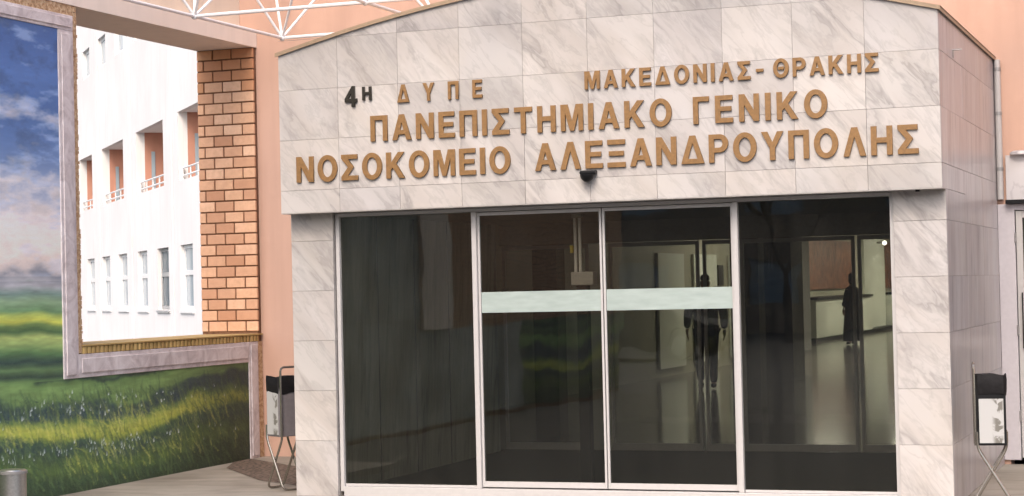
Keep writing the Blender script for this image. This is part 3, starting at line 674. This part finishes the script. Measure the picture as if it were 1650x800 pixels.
# ------------------------------------------------------------------ white building beyond the opening
WP0 = Vector((-27.4297, 44.1827, 0)); WD = Vector((-.66168, .74979, 0)); WN = Vector((.74979, .66168, 0))   # WN points away from the viewer
wb = thing('white_building', tuple(WP0 + Vector((0, 0, -.1))), 'bright white building with rows of windows and loggias seen through the wall opening', 'building')
def WPt(s, z, d=0): p = WP0 + WD * s + WN * d; return (p.x, p.y, z)
wins = [(6.85, 8.32), (3.9, 5.37), (.95, 2.41), (-2.14, -.74), (-5.1, -3.6), (-8.05, -6.6), (9.8, 11.25)]
logs = [(6.99, 9.62), (1.3, 5.1), (-4.65, -.79), (-10.4, -6.56), (11.2, 14.5)]
tops = [(7.14, 8.53), (4.05, 5.45), (1.0, 2.4), (-2.1, -.75), (-5.1, -3.6)]
holes = [(a, b, 1.30, 2.83) for a, b in wins] + [(a, b, 4.35, 5.98) for a, b in logs] + [(a, b, 8.4, 9.26) for a, b in tops]
mb = MB()
def Wf(s, z): return WPt(s, z)
holed(mb, [-11.6, 30], [-.1, 13.5], holes, Wf, tuple(WN), .14)
# end and roof so that it is a solid block
for s in (-11.6, 30): mb.add([WPt(s, -.1), WPt(s, -.1, 14), WPt(s, 13.5, 14), WPt(s, 13.5)], [(0, 1, 2, 3)])
mb.add([WPt(-11.6, 13.5), WPt(30, 13.5), WPt(30, 13.5, 14), WPt(-11.6, 13.5, 14)], [(0, 1, 2, 3)]); mb.add([WPt(-11.6, -.1, 14), WPt(30, -.1, 14), WPt(30, 13.5, 14), WPt(-11.6, 13.5, 14)], [(0, 1, 2, 3)])
mb.build('wall', M['white_wall'], wb)
def wbox(mb, s0, s1, d0, d1, z0, z1):
    vs = [WPt(s0, z0, d0), WPt(s1, z0, d0), WPt(s1, z0, d1), WPt(s0, z0, d1), WPt(s0, z1, d0), WPt(s1, z1, d0), WPt(s1, z1, d1), WPt(s0, z1, d1)]
    mb.add(vs, [(0, 3, 2, 1), (4, 5, 6, 7), (0, 1, 5, 4), (1, 2, 6, 5), (2, 3, 7, 6), (3, 0, 4, 7)])
k = N('pale window glass'); k.base((.30, .36, .40)); k.set(Roughness=.15); M['farglass'] = k.m
M['farwhite'] = plain('white window paint', (.68, .67, .66), .5, 0, .02)
M['farpeach'] = stucco('loggia peach wall', lin((184, 134, 114)), .12)
for (a, b) in wins + tops:
    z0, z1 = (1.30, 2.83) if (a, b) in wins else (8.4, 9.26)
    mb = MB(); wbox(mb, a, a + .09, .09, .13, z0, z1); wbox(mb, b - .09, b, .09, .13, z0, z1); wbox(mb, a + .09, b - .09, .09, .13, z1 - .09, z1); wbox(mb, a + .09, b - .09, .09, .13, z0, z0 + .10)
    if z1 - z0 > 1.2: wbox(mb, a + .09, b - .09, .08, .135, z0 + .82, z0 + .93)
    wbox(mb, (a + b) / 2 - .05, (a + b) / 2 + .05, .171, .229, z0 + .12, z1 - .09) if False else None
    w = mb.build('window', M['farwhite'], wb); mb = MB(); wbox(mb, a + .05, b - .05, .112, .118, z0 + .05, z1 - .05); mb.build('pane', M['farglass'], w)
    if z0 < 5: mb = MB(); wbox(mb, a - .1, b + .1, -.04, .1, z0 - .07, z0 - .02); mb.build('sill', M['farwhite'], w)
for i, (a, b) in enumerate(logs):
    z0, z1 = 4.35, 5.98; mb = MB()
    wbox(mb, a - .02, b + .02, 1.7, 1.75, z0 - .1, z1 + .1); wbox(mb, a - .05, a - .002, .141, 1.7, z0 - .1, z1 + .1); wbox(mb, b + .002, b + .05, .23, 1.7, z0 - .1, z1 + .1)
    L = mb.build('loggia', M['farpeach'], wb); mb = MB(); wbox(mb, b + .001, b + .05, .141, .229, z0 - .1, z1 + .1); mb.build('loggia_jamb', M['farwhite'], L)
    mb = MB(); wbox(mb, a, b, .142, 1.7, z1 + .002, z1 + .06); mb.build('loggia_ceiling', M['farwhite'], L); mb = MB(); wbox(mb, a, b, .142, 1.7, z0 - .06, z0 - .002); mb.build('loggia_floor', M['farwhite'], L)
    mb = MB(); wbox(mb, b - .02, b, .40, .50, z0, z1 - .5); mb.build('balcony_door', M['farglass'], L)
    mb = MB()
    for zz in (z0 + .12, z0 + .30): mb.tube([WPt(a, zz, .1), WPt(b, zz, .1)], .022, 6)
    q = a + .2
    while q < b: mb.tube([WPt(q, z0, .1), WPt(q, z0 + .3, .1)], .02, 6); q += .9
    mb.build('railing', M['farwhite'], L)
for s in (13, 10.2, 5.75, .2, -5.6, -11.4):
    mb = MB(); wbox(mb, s - .16, s + .16, -.022, -.002, -.1, 13.4); mb.build('pilaster', M['white_wall'], wb)

# ------------------------------------------------------------------ white space frame canopy
sf = thing('space_frame', (-8.8, 15.25, 4.2), 'white tubular space frame canopy crossing the top above the entrance', 'canopy')
PX, PY, HZ = 1.72, 1.73, 1.2; X0, Y0 = -8.77, 15.25
bot = {(i, j): Vector((X0 + PX * i, Y0 + PY * j, 4.2)) for i in range(0, 6) for j in range(-3, 2)}
top = {(i, j): Vector((X0 + PX * (i + .5) if i >= 0 else X0 - PX * .5, Y0 + PY * (j + .5), 4.2 + HZ)) for i in range(0, 6) for j in range(-3, 1)}
rods = []
for (i, j), p in bot.items():
    if (i + 1, j) in bot: rods.append((p, bot[(i + 1, j)], .017))
    if (i, j + 1) in bot: rods.append((p, bot[(i, j + 1)], .017))
for j in range(-3, 1): top[(-1, j)] = Vector((X0 - .45, Y0 + PY * (j + .5), 4.2 + HZ))
for i in range(-1, 6): top[(i, 1)] = Vector((X0 + PX * (i + .5) if i >= 0 else X0 - .45, 17.54, 4.2 + HZ))
for (i, j), p in top.items():
    for a in (0, 1):
        for b in (0, 1):
            q = bot.get((i + a, j + b))
            if q is not None: rods.append((p, q, .014))
    if (i + 1, j) in top: rods.append((p, top[(i + 1, j)], .017))
    if (i, j + 1) in top: rods.append((p, top[(i, j + 1)], .017))
for a, b, r in rods:
    d_ = (b - a).normalized() * .03; MB().tube([a + d_, b - d_], r, 8).build('rod', M['whitetube'], sf, True)
for p in list(bot.values()) + list(top.values()):
    MB().lathe([(.001, -.032), (.02, -.026), (.031, -.008), (.031, .008), (.02, .026), (.001, .032)], p, 10).build('node', M['whitetube'], sf, True)

# ------------------------------------------------------------------ litter bins on tubular stands
k = N('litter panel print'); v = k.coords((1, 1, 1), per_object=False, kind='Object'); a = k.noise(v, 16, 4, .6, .8)
sx = k.n('SeparateXYZ'); k.l(v, sx.inputs[0]); gx = k.ramp(sx.outputs[0], [(0, (0, 0, 0)), (.04, (1, 1, 1)), (.10, (1, 1, 1)), (.11, (0, 0, 0))])
ink = k.mix(1.0, k.ramp(a, [(.50, (0, 0, 0)), (.56, (.8,) * 3)]), k.ramp(sx.outputs[0], [(0.0, (0,) * 3), (.03, (1,) * 3), (.075, (1,) * 3), (.09, (0,) * 3)]), 'MULTIPLY')
k.base(k.mix(ink, (.42, .415, .41), (.09, .08, .06))); k.set(Roughness=.5); M['binprint'] = k.m
M['bag'] = plain('black bin bag', (.010, .009, .010), .6, 0, .3, 20, .6, .2)
M['bingrey'] = plain('grey bin metal', (.20, .18, .19), .45, .3, .08)
def bin_(loc, rz, label, face, hs):
    r = thing('litter_bin', loc, label, 'litter bin', 'litter bins on tubular stands beside the entrance', rz)
    W2, D2 = .105, .10
    bx = MB().box(-W2, W2, -D2, D2, .46, .915); bevel(bx.build('bin_box', M[face], r, False, False), .006)
    MB().box(-W2 + .018, W2 - .018, -D2 - .006, -D2 - .0005, .478, .80 if face == 'black' else .905).build('printed_panel', M['binprint'], r, False, False)
    # bag folded over the rim, uneven
    bg_ = MB(); nn = 28; vs = []; prof = [(1.02, .83), (1.07, .86), (1.08, .93), (1.04, .972), (.95, .968), (.85, .90)]
    for li, (s_, z) in enumerate(prof):
        for q in range(nn):
            a = 2 * math.pi * q / nn; ca, sa = math.cos(a), math.sin(a); m_ = max(abs(ca), abs(sa)); rr = s_ * (1 + .02 * math.sin(a * 4 + li))
            vs.append((ca / m_ * W2 * rr * 1.03, sa / m_ * D2 * rr * 1.03, z + .007 * math.sin(a * 3 + li * .7) + .004 * math.sin(a * 5 + 1)))
    fs = [(li * nn + q, li * nn + (q + 1) % nn, (li + 1) * nn + (q + 1) % nn, (li + 1) * nn + q) for li in range(len(prof) - 1) for q in range(nn)]
    fs.append(tuple((len(prof) - 1) * nn + q for q in range(nn)))
    bg_.add(vs, fs).build('bin_bag', M['bag'], r, True, False)
    def arcp(pts, rr=.04):   # rounded polyline
        P = [Vector(p) for p in pts]; out = [P[0]]
        for i in range(1, len(P) - 1):
            a = (P[i - 1] - P[i]).normalized(); b = (P[i + 1] - P[i]).normalized()
            for tt in (0, .25, .5, .75, 1): out.append((P[i] + a * rr) * (1 - tt) ** 2 + P[i] * 2 * tt * (1 - tt) + (P[i] + b * rr) * tt ** 2)
        return out + [P[-1]]
    hx = hs * (W2 + .012)
    MB().tube(arcp([(hx, -D2 + .01, .46), (hx, -D2 + .01, 1.055), (hx, D2, 1.055), (hx, D2, .46)]), .010, 8).build('top_hoop', M['chrome'], r, True, False)
    for q, (sx_, iy) in enumerate(((-1, .012), (1, -.012))):
        y_ = D2 - .01 + iy
        MB().tube(arcp([(sx_ * W2, -y_, .56), (sx_ * W2, -y_, .44), (-sx_ * .15, -y_, .012), (-sx_ * .15, y_, .012), (sx_ * W2, y_, .44), (sx_ * W2, y_, .56)], .05), .010, 8).build('leg_frame', M['chrome'], r, True, False)
    return r
bin_((-7.64, 14.66, ZG), rad(-31), 'grey litter bin with a white printed side, left of the entrance block', 'bingrey', 1)
bin_((-1.645, 14.30, ZG), rad(8), 'black litter bin with a white printed front, right of the entrance block', 'black', -1)
# ------------------------------------------------------------------ bollard bottom left
bo = thing('bollard', (-8.70, 12.25, ZG), 'short brushed steel bollard standing in front of the mural', 'bollard')
MB().lathe([(.12, 0), (.12, .012), (.102, .014), (.102, .385), (.095, .393), (.001, .395)], (-8.70, 12.25, ZG), 32).build('post', M['steel'], bo, True)
MB().lathe([(.108, .36), (.110, .365), (.110, .385), (.104, .3855)], (-8.70, 12.25, ZG), 32).build('rim', M['alugrey'], bo, True)

# ------------------------------------------------------------------ interior hall behind the doors
k = N('polished hall floor'); v = k.coords(per_object=False); bt = k.n('TexBrick'); k.l(v, bt.inputs['Vector']); bt.offset = 0; bt.inputs['Scale'].default_value = 1; bt.inputs['Brick Width'].default_value = .6; bt.inputs['Row Height'].default_value = .6; bt.inputs['Mortar Size'].default_value = .008
bt.inputs['Color1'].default_value = (.20, .18, .15, 1); bt.inputs['Color2'].default_value = (.24, .21, .18, 1); bt.inputs['Mortar'].default_value = (.08, .07, .06, 1)
shadebands = k.noise(k.coords((.25, 1.2, 1), per_object=False), 1.0, 3); k.base(k.mix(k.ramp(shadebands, [(.5, (0,) * 3), (.56, (.7,) * 3)]), bt.outputs[0], (.07, .055, .045))); k.set(Roughness=.12); M['hallfloor'] = k.m  # dark bands paint shadow stripes into the floor colour
MB().box(-10.9, 2, 18.2, 74, ZG, 0).build('floor', M['hallfloor']); tag(bpy.data.objects['floor'], kind='structure')
hall = thing('hospital_hall', (-6, 18.2, 0), 'dim entrance hall with white counter and brown boards seen through the glass doors', 'interior')
M['hallwall'] = plain('hall wall paint', (.36, .34, .26), .6); M['hallwhite'] = plain('hall white panel', (.72, .74, .66), .4, 0, .05, 2)
M['board'] = plain('red brown notice board', (.20, .07, .035), .5, 0, .6, 4); 
MB().box(-9.75, -9.4, 18.2, 44, 0, 3.3).build('wall', M['hallwall'], hall)
MB().box(-11.0, -10.75, 44, 74, 0, 3.3).build('wall', M['hallwall'], hall)
MB().box(-10.75, -9.4, 43.8, 44.1, 0, 3.3).build('wall', M['hallwall'], hall) if False else None
MB().box(-2.2, -1.95, 18.2, 74, 0, 3.3).build('wall', M['hallwall'], hall)
MB().box(-11, -2, 73.7, 74, 0, 3.3).build('wall', M['hallwall'], hall)
MB().box(-7.75, -6.72, 31, 31.9, 0, 3.3).build('pillar', M['wood'], hall)
MB().box(-10.74, -10.2, 50, 58.5, .12, 1.12).build('counter', M['hallwhite'], hall); MB().box(-10.74, -10.15, 50, 58.5, 1.13, 1.2).build('counter_top', M['black'], hall)
MB().box(-10.74, -10.22, 50, 70, 0, .115).build('skirting', M['black'], hall)
MB().box(-10.74, -10.2, 63.6, 69.8, .12, 1.12).build('counter', M['hallwhite'], hall); MB().box(-10.74, -10.16, 63.6, 69.8, 1.13, 1.2).build('counter_top', M['black'], hall)
MB().box(-10.74, -10.68, 51, 58, 1.4, 2.8).build('notice_board', M['board'], hall); MB().box(-10.74, -10.68, 63.8, 69, 1.35, 2.9).build('notice_board', M['board'], hall)
MB().box(-10.74, -10.6, 59.6, 63.4, .12, 2.98).build('white_door', M['hallwhite'], hall)
for y in (32.2, 34.6, 37.4): MB().box(-9.39, -9.34, y, y + 1.7, .15, 2.2).build('panel_door', M['hallwhite'], hall)
MB().box(-9.39, -9.36, 36.5, 36.9, 1.6, 2.0).build('notice', M['black'], hall)
for x in (-8.9, -6.1): MB().box(x, x + .35, 24.5, 24.85, 0, 3.3).build('column', M['wood'], hall)
k = N('added ceiling diffuser'); k.p.inputs['Emission Color'].default_value = (1, .97, .86, 1); k.p.inputs['Emission Strength'].default_value = 24; k.base((.8, .8, .8)); M['lamp'] = k.m  # glow of the ceiling lights added to brighten the hall
ORD = ('first', 'second', 'third', 'fourth')
for n_, (x, y) in enumerate(((-8.2, 52), (-8.2, 57), (-8.2, 62), (-8.2, 67), (-5, 54), (-5, 60), (-5, 66), (-7.0, 35.5), (-8.0, 40))):
    lb = (ORD[n_] + ' added ceiling light from the doors in the row above the white counter') if n_ < 4 else (ORD[n_ - 4] + ' added ceiling light from the doors in the row down the middle of the far hall') if n_ < 7 else ('added ceiling light just beyond the brown pillar', 'added ceiling light above the cream panel doors')[n_ - 7]
    t_ = thing('added_ceiling_light', (x, y, 3.25), lb, 'light', 'ceiling lights added to brighten the hall')
    MB().box(x - .35, x + .35, y - .65, y + .65, 3.22, 3.30).build('housing', M['alugrey'], t_); MB().box(x - .31, x + .31, y - .61, y + .61, 3.205, 3.219).build('diffuser', M['lamp'], t_)
wl = thing('wall_lamp', (-10.6, 62.0, 2.75), 'small bright lamp above the white door deep in the hall', 'lamp')
k = N('bright lamp globe'); k.p.inputs['Emission Color'].default_value = (1, .98, .9, 1); k.p.inputs['Emission Strength'].default_value = 2.5; M['globe'] = k.m
MB().lathe([(.001, -.08), (.06, -.05), (.08, 0), (.06, .05), (.001, .08)], (-10.35, 62.0, 2.82), 14).build('globe', M['globe'], wl, True); MB().box(-10.6, -10.4, 61.96, 62.04, 2.8, 2.86).build('bracket', M['alugrey'], wl)

# ------------------------------------------------------------------ people
def skin(name, joints, edges, mat, parent, sub=2, root=0):
    me = bpy.data.meshes.new(name); me.from_pydata([j[0] for j in joints], edges, []); ob = bpy.data.objects.new(name, me); COL.objects.link(ob)
    ob.modifiers.new('s', 'SKIN')
    lay = me.skin_vertices[0].data if me.skin_vertices else None
    if lay is None:
        bm = bmesh.new(); bm.from_mesh(me); bm.verts.layers.skin.verify(); bm.to_mesh(me); bm.free(); lay = me.skin_vertices[0].data
    for i, j in enumerate(joints): r = j[1]; lay[i].radius = r if isinstance(r, tuple) else (r, r); lay[i].use_root = (i == root)
    ms = ob.modifiers.new('u', 'SUBSURF'); ms.levels = sub; ms.render_levels = sub
    dg = bpy.context.evaluated_depsgraph_get(); out = bpy.data.meshes.new_from_object(ob.evaluated_get(dg)); bpy.data.objects.remove(ob)
    out.name = name; out.materials.clear(); out.polygons.foreach_set('use_smooth', [True] * len(out.polygons)); return link(name, out, mat, parent, False)
M['skin'] = plain('skin', (.42, .26, .19), .55, 0, .05); M['cloth'] = plain('black cloth', (.022, .023, .03), .9, 0, .2, 60, .3); M['trousers'] = plain('dark trousers', (.018, .018, .022), .9, 0, .2, 60, .3); M['hair'] = plain('dark hair', (.015, .01, .008), .7, 0, .3, 90, .5)
def head(r, p, yaw_back=True):
    # local frame: person faces +Y (away from the camera)
    x, y, z = p
    J = [((x, y - .01, z - .16), .055), ((x, y, z - .07), (.062, .07)), ((x, y + .005, z + .0), (.078, .095)), ((x, y, z + .07), (.074, .092)), ((x, y, z + .105), (.05, .06))]
    return J
def hand_chain(base, sgn):
    bx_, by_, bz_ = base; J = [((bx_, by_, bz_), (.026, .018)), ((bx_, by_ + .005, bz_ - .07), (.036, .016))]; E = [(0, 1)]
    for f in range(4):
        yy = by_ - .03 + f * .021; L = (.06, .075, .08, .07)[f]; b = len(J)
        J += [((bx_, yy, bz_ - .10), .0095), ((bx_ - sgn * .008, yy, bz_ - .10 - L * .5), .009), ((bx_ - sgn * .02, yy, bz_ - .10 - L), .008)]; E += [(1, b), (b, b + 1), (b + 1, b + 2)]
    b = len(J); J += [((bx_ - sgn * .012, by_ + .045, bz_ - .055), .010), ((bx_ - sgn * .016, by_ + .055, bz_ - .09), .009)]; E += [(0, b), (b, b + 1)]
    return J, E
def walker(loc, rz):
    r = thing('person', loc, 'person in dark jacket and trousers walking away behind the right sliding door', 'person', None, rz)
    hip = [(.10, 0, .92), (-.10, 0, .92)]
    legs = {0: [(.11, .02, .90), (.12, .20, .50), (.11, .10, .09), (.115, .24, .045)], 1: [(-.11, .0, .90), (-.12, -.04, .48), (-.12, -.26, .14), (-.12, -.16, .035)]}
    arms = {0: [(.205, 0, 1.44), (.27, -.10, 1.17), (.28, -.04, .93)], 1: [(-.205, 0, 1.44), (-.27, .06, 1.17), (-.28, .18, .95)]}
    J = [((0, 0, .98), (.15, .10)), ((0, 0, 1.12), (.13, .09)), ((0, .01, 1.34), (.16, .11)), ((0, 0, 1.48), (.09, .07)), ((0, 0, 1.55), .053), ((0, .015, 1.63), (.066, .078)), ((0, .015, 1.71), (.074, .09)), ((0, .01, 1.765), (.055, .065))]
    E = [(i, i + 1) for i in range(7)]
    for s in (0, 1):
        b = len(J); a = arms[s]; J += [(a[0], .055), (a[1], .042), (a[2], .030)]; E += [(2, b), (b, b + 1), (b + 1, b + 2)]
        b = len(J); l = legs[s]; J += [(l[0], .085), (l[1], .058), (l[2], .038), (l[3], .034)]; E += [(0, b), (b, b + 1), (b + 1, b + 2), (b + 2, b + 3)]
    J.append(((0, .115, 1.66), .016)); E.append((5, len(J) - 1))       # nose
    for sx_ in (-1, 1): J.append(((sx_ * .085, .01, 1.665), (.012, .02))); E.append((5, len(J) - 1))
    body = skin('body', J, E, M['skin'], r)
    for s, sg in ((0, 1), (1, -1)):
        JH, EH = hand_chain(arms[s][2], sg); skin('hand', JH, EH, M['skin'], r, 1)
    JJ = [((0, 0, .84), (.22, .15)), ((0, 0, 1.05), (.205, .14)), ((0, .0, 1.33), (.235, .15)), ((0, 0, 1.47), (.12, .09)), ((0, 0, 1.53), (.07, .07))]; EE = [(0, 1), (1, 2), (2, 3), (3, 4)]
    for s in (0, 1): b = len(JJ); a = arms[s]; JJ += [(a[0], .088), (a[1], .075), (a[2], .056)]; EE += [(2, b), (b, b + 1), (b + 1, b + 2)]
    skin('jacket', JJ, EE, M['cloth'], r)
    JT = [((0, 0, .97), (.16, .115))]; ET = []
    for s in (0, 1): b = len(JT); l = legs[s]; JT += [(l[0], .105), (l[1], .078), (l[2], .06)]; ET += [(0, b), (b, b + 1), (b + 1, b + 2)]
    skin('trousers', JT, ET, M['trousers'], r)
    for s in (0, 1): l = legs[s]; skin('shoe', [(l[2], .05), ((l[2][0], l[2][1] + .02, max(.05, l[2][2] - .06)), (.05, .045)), (l[3], (.045, .035))], [(0, 1), (1, 2)], M['black'], r, 1)
    skin('hair', [((0, -.02, 1.67), (.080, .08)), ((0, -.01, 1.74), (.084, .098)), ((0, .0, 1.79), (.055, .065))], [(0, 1), (1, 2)], M['hair'], r)
walker((-7.58, 28.7, 0), rad(20))
def robed(loc, rz):
    r = thing('person', loc, 'person in long black robe standing by the white counter deep in the hall', 'person', None, rz)
    J = [((0, 0, .98), (.15, .11)), ((0, 0, 1.3), (.16, .11)), ((0, 0, 1.46), (.08, .07)), ((0, 0, 1.53), .05), ((0, .01, 1.61), (.064, .076)), ((0, .01, 1.69), (.072, .088)), ((0, .0, 1.74), .05)]
    E = [(i, i + 1) for i in range(6)]
    for s in (-1, 1):
        b = len(J); J += [((s * .19, 0, 1.40), .05), ((s * .26, -.02, 1.14), .04), ((s * .24, .08, .92), .028)]; E += [(1, b), (b, b + 1), (b + 1, b + 2)]
        b = len(J); J += [((s * .09, 0, .88), .08), ((s * .10, .02, .47), .055), ((s * .10, 0, .08), .036), ((s * .11, .13, .04), .032)]; E += [(0, b), (b, b + 1), (b + 1, b + 2), (b + 2, b + 3)]
    J.append(((0, .11, 1.64), .016)); E.append((4, len(J) - 1)); skin('body', J, E, M['skin'], r)
    for s in (-1, 1): JH, EH = hand_chain((s * .24, .08, .92), s); skin('hand', JH, EH, M['skin'], r, 1)
    mb = MB(); mb.lathe([(.30, .10), (.29, .35), (.25, .7), (.22, .95), (.205, 1.1), (.225, 1.3), (.20, 1.42), (.10, 1.49), (.06, 1.52)], (0, 0, 0), 28, 1, .72)
    for i, v_ in enumerate(mb.v):
        a = math.atan2(v_[1], v_[0]); kf = 1 + .05 * math.sin(a * 9) * max(0, 1 - v_[2] / 1.0); mb.v[i] = (v_[0] * kf, v_[1] * kf, v_[2])
    mb.build('robe', M['cloth'], r, True, False)
    for s in (-1, 1): skin('sleeve', [((s * .18, 0, 1.41), .075), ((s * .27, -.02, 1.14), .07), ((s * .25, .07, .97), .075)], [(0, 1), (1, 2)], M['cloth'], r); skin('shoe', [((s * .10, 0, .06), .045), ((s * .11, .14, .045), .04)], [(0, 1)], M['black'], r, 1)
    skin('head_covering', [((0, -.03, 1.50), (.09, .09)), ((0, -.02, 1.62), (.09, .09)), ((0, -.01, 1.73), (.088, .10)), ((0, 0, 1.84), (.08, .085))], [(0, 1), (1, 2), (2, 3)], M['cloth'], r)
robed((-8.9, 48.2, 0), rad(60))

# ------------------------------------------------------------------ unseen wing added on the right to shade the rear wall
wg = thing('added_side_wing', (6, 14, 0), 'pale rendered wing added out of view on the right, shading the rear wall and marble side', 'building')
mb = MB(); wh = [(11.8 + i * 2, 13.0 + i * 2, 1 + f * 3.1, 2.4 + f * 3.1) for i in range(3) for f in range(2)]
holed(mb, [10.6, YB - .01], [ZG - .1, 7], wh, lambda u, z: (3.6, u, z), (1, 0, 0), .2)
mb.add([(3.6, 10.6, ZG - .1), (9, 10.6, ZG - .1), (9, 10.6, 7), (3.6, 10.6, 7)], [(0, 1, 2, 3)]); mb.add([(3.6, 10.6, 7), (9, 10.6, 7), (9, YB - .01, 7), (3.6, YB - .01, 7)], [(0, 1, 2, 3)])
mb.build('wall', M['cream'], wg)
for h_ in wh: MB().box(3.78, 3.8, h_[0], h_[1], h_[2], h_[3]).build('window', M['farglass'], wg)
# ------------------------------------------------------------------ the street behind the viewer (seen mirrored in the glass)
ob_ = thing('street_building', (0, -34, 0), 'rendered building across the street, mirrored in the glass doors', 'building')
mb = MB(); hs = []
for f in range(3):
    for i in range(16): hs.append((-38 + i * 4.6, -36.2 + i * 4.6, .9 + f * 3.1, 2.5 + f * 3.1))
holed(mb, [-42, 40], [-.1, 10.5], hs, lambda u, z: (u, -34, z), (0, -1, 0), .25)
M['tan'] = stucco('tan street facade', (.34, .25, .19), .15); mb.build('wall', M['tan'], ob_)
mb = MB()
for h_ in hs: mb.box(h_[0], h_[1], -34.22, -34.2, h_[2], h_[3])
mb.build('window_panes', M['farglass'], ob_); ob_.children[-1]['kind'] = 'stuff'
MB().box(-42, 40, -46, -34.3, 10.45, 10.7).build('roof', M['ceil'], ob_)
k = N('dark foliage'); k.base(k.ramp(k.noise(k.coords(), 4, 3), [(.3, (.03, .05, .02)), (.7, (.07, .10, .035))])); k.set(Roughness=.8); M['leaf'] = k.m
M['bark'] = plain('grey bark', (.16, .13, .11), .9, 0, .2, 20, .5)
def tree(x, y, h, label, seed):
    r_ = random.Random(seed); t_ = thing('tree', (x, y, -.1), label, 'tree', 'street trees mirrored in the glass')
    mb = MB(); tips = []
    def grow(p, d, L, rr, n_):
        q = p + d * L; mb.tube([p, (p + q) / 2 + Vector((r_.uniform(-1, 1), r_.uniform(-1, 1), 0)) * L * .05, q], [rr, rr * .85, rr * .65], 6, False)
        if n_ == 0: tips.append(q); return
        for _ in range(3): grow(q, (d + Vector((r_.uniform(-.7, .7), r_.uniform(-.7, .7), r_.uniform(-.1, .5)))).normalized(), L * .72, rr * .6, n_ - 1)
    grow(Vector((x, y, -.1)), Vector((0, 0, 1)), h * .32, .14, 4); mb.build('trunk', M['bark'], t_)
    mb = MB()
    for q in tips:
        for _ in range(14):
            c = q + Vector((r_.gauss(0, .35), r_.gauss(0, .35), r_.gauss(0, .3))); u = Vector((r_.uniform(-1, 1), r_.uniform(-1, 1), r_.uniform(-1, 1))).normalized() * .09; w = u.orthogonal().normalized() * .05
            mb.add([c - u, c + w, c + u, c - w], [(0, 1, 2, 3)])
    mb.build('crown', M['leaf'], t_)
for i, (x, y, h) in enumerate(((-16, -20, 7.5), (-11, -22, 6.5), (-5, -19, 8), (2, -22, 7))): tree(x, y, h, ('leftmost street tree mirrored in the glass doors', 'second street tree from the left, shorter, mirrored in the glass', 'tallest street tree mirrored in the glass doors', 'rightmost street tree mirrored in the glass doors')[i], 40 + i)
def car(x, y, rz, col, label):
    c = thing('parked_car', (x, y, -.1), label, 'car', 'cars parked along the street', rz); pm = plain('car paint ' + label[:12], col, .5, 0, .03); pm.node_tree.nodes['Principled BSDF'].inputs['Specular IOR Level'].default_value = .12
    prof = [(-2.1, .32), (-2.15, .6), (-2.1, .9), (-1.9, 1.0), (-1.75, 1.05), (-1.45, 1.55), (-.2, 1.62), (.35, 1.55), (.95, 1.05), (1.8, .92), (2.1, .75), (2.15, .5), (2.1, .3)]
    def arch(cx): return [(cx + .38 * math.cos(a), .32 + .36 * math.sin(a)) for a in [rad(q) for q in range(0, 181, 20)]]
    low = arch(1.35) + arch(-1.35); poly = prof + low
    bm = bmesh.new(); sec = []
    for yy, sc in ((-.86, .97), (-.78, 1.0), (.78, 1.0), (.86, .97)):
        sec.append([bm.verts.new((px, yy * (1 if pz < 1.06 else .82), pz)) for px, pz in poly])
    n_ = len(poly)
    for a, b in zip(sec, sec[1:]):
        for i in range(n_): bm.faces.new((a[i], a[(i + 1) % n_], b[(i + 1) % n_], b[i]))
    bm.faces.new(sec[0]); bm.faces.new(sec[-1][::-1]); bmesh.ops.recalc_face_normals(bm, faces=bm.faces[:]); me = bpy.data.meshes.new('body'); bm.to_mesh(me); bm.free(); link('body', me, pm, c, False)
    for sg in (-1, 1):
        y1, y2 = sg * .868, sg * .725
        for q in (((-1.45, 1.08), (-1.32, 1.46), (-.42, 1.54), (-.42, 1.08)), ((-.36, 1.08), (-.36, 1.54), (.30, 1.49), (.78, 1.08))):
            MB().add([(px, (y1 if pz < 1.1 else y2) + sg * .0, pz) for px, pz in q], [(0, 1, 2, 3)]).build('window', M['black'], c, False, False)
        for cx_ in (-1.35, 1.35):
            w_ = MB(); w_.tube([(cx_, sg * .66, .32), (cx_, sg * .85, .32)], .32, 20); o = w_.build('tyre', M['rubbermat'], c, True, False); w_ = MB(); w_.tube([(cx_, sg * .80, .32), (cx_, sg * .862, .32)], .19, 12); w_.build('rim', M['steel'], o, True, False)
        MB().box(2.04, 2.14, sg * .52 - .14, sg * .52 + .14, .66, .80).build('headlight', M['chrome'], c, False, False)
    MB().add([(.38, -.68, 1.535), (.98, -.80, 1.07), (.98, .80, 1.07), (.38, .68, 1.535)], [(0, 1, 2, 3)]).build('windscreen', M['black'], c, False, False)
car(-13, -15, rad(12), (.02, .025, .04), 'dark blue car parked between two other cars behind the viewer')
car(-18.5, -17, rad(4), (.07, .075, .09), 'dark grey car parked by the street trees behind the viewer')
car(-4.5, -17.5, rad(180), (.16, .02, .02), 'red car parked by the street trees behind the viewer')
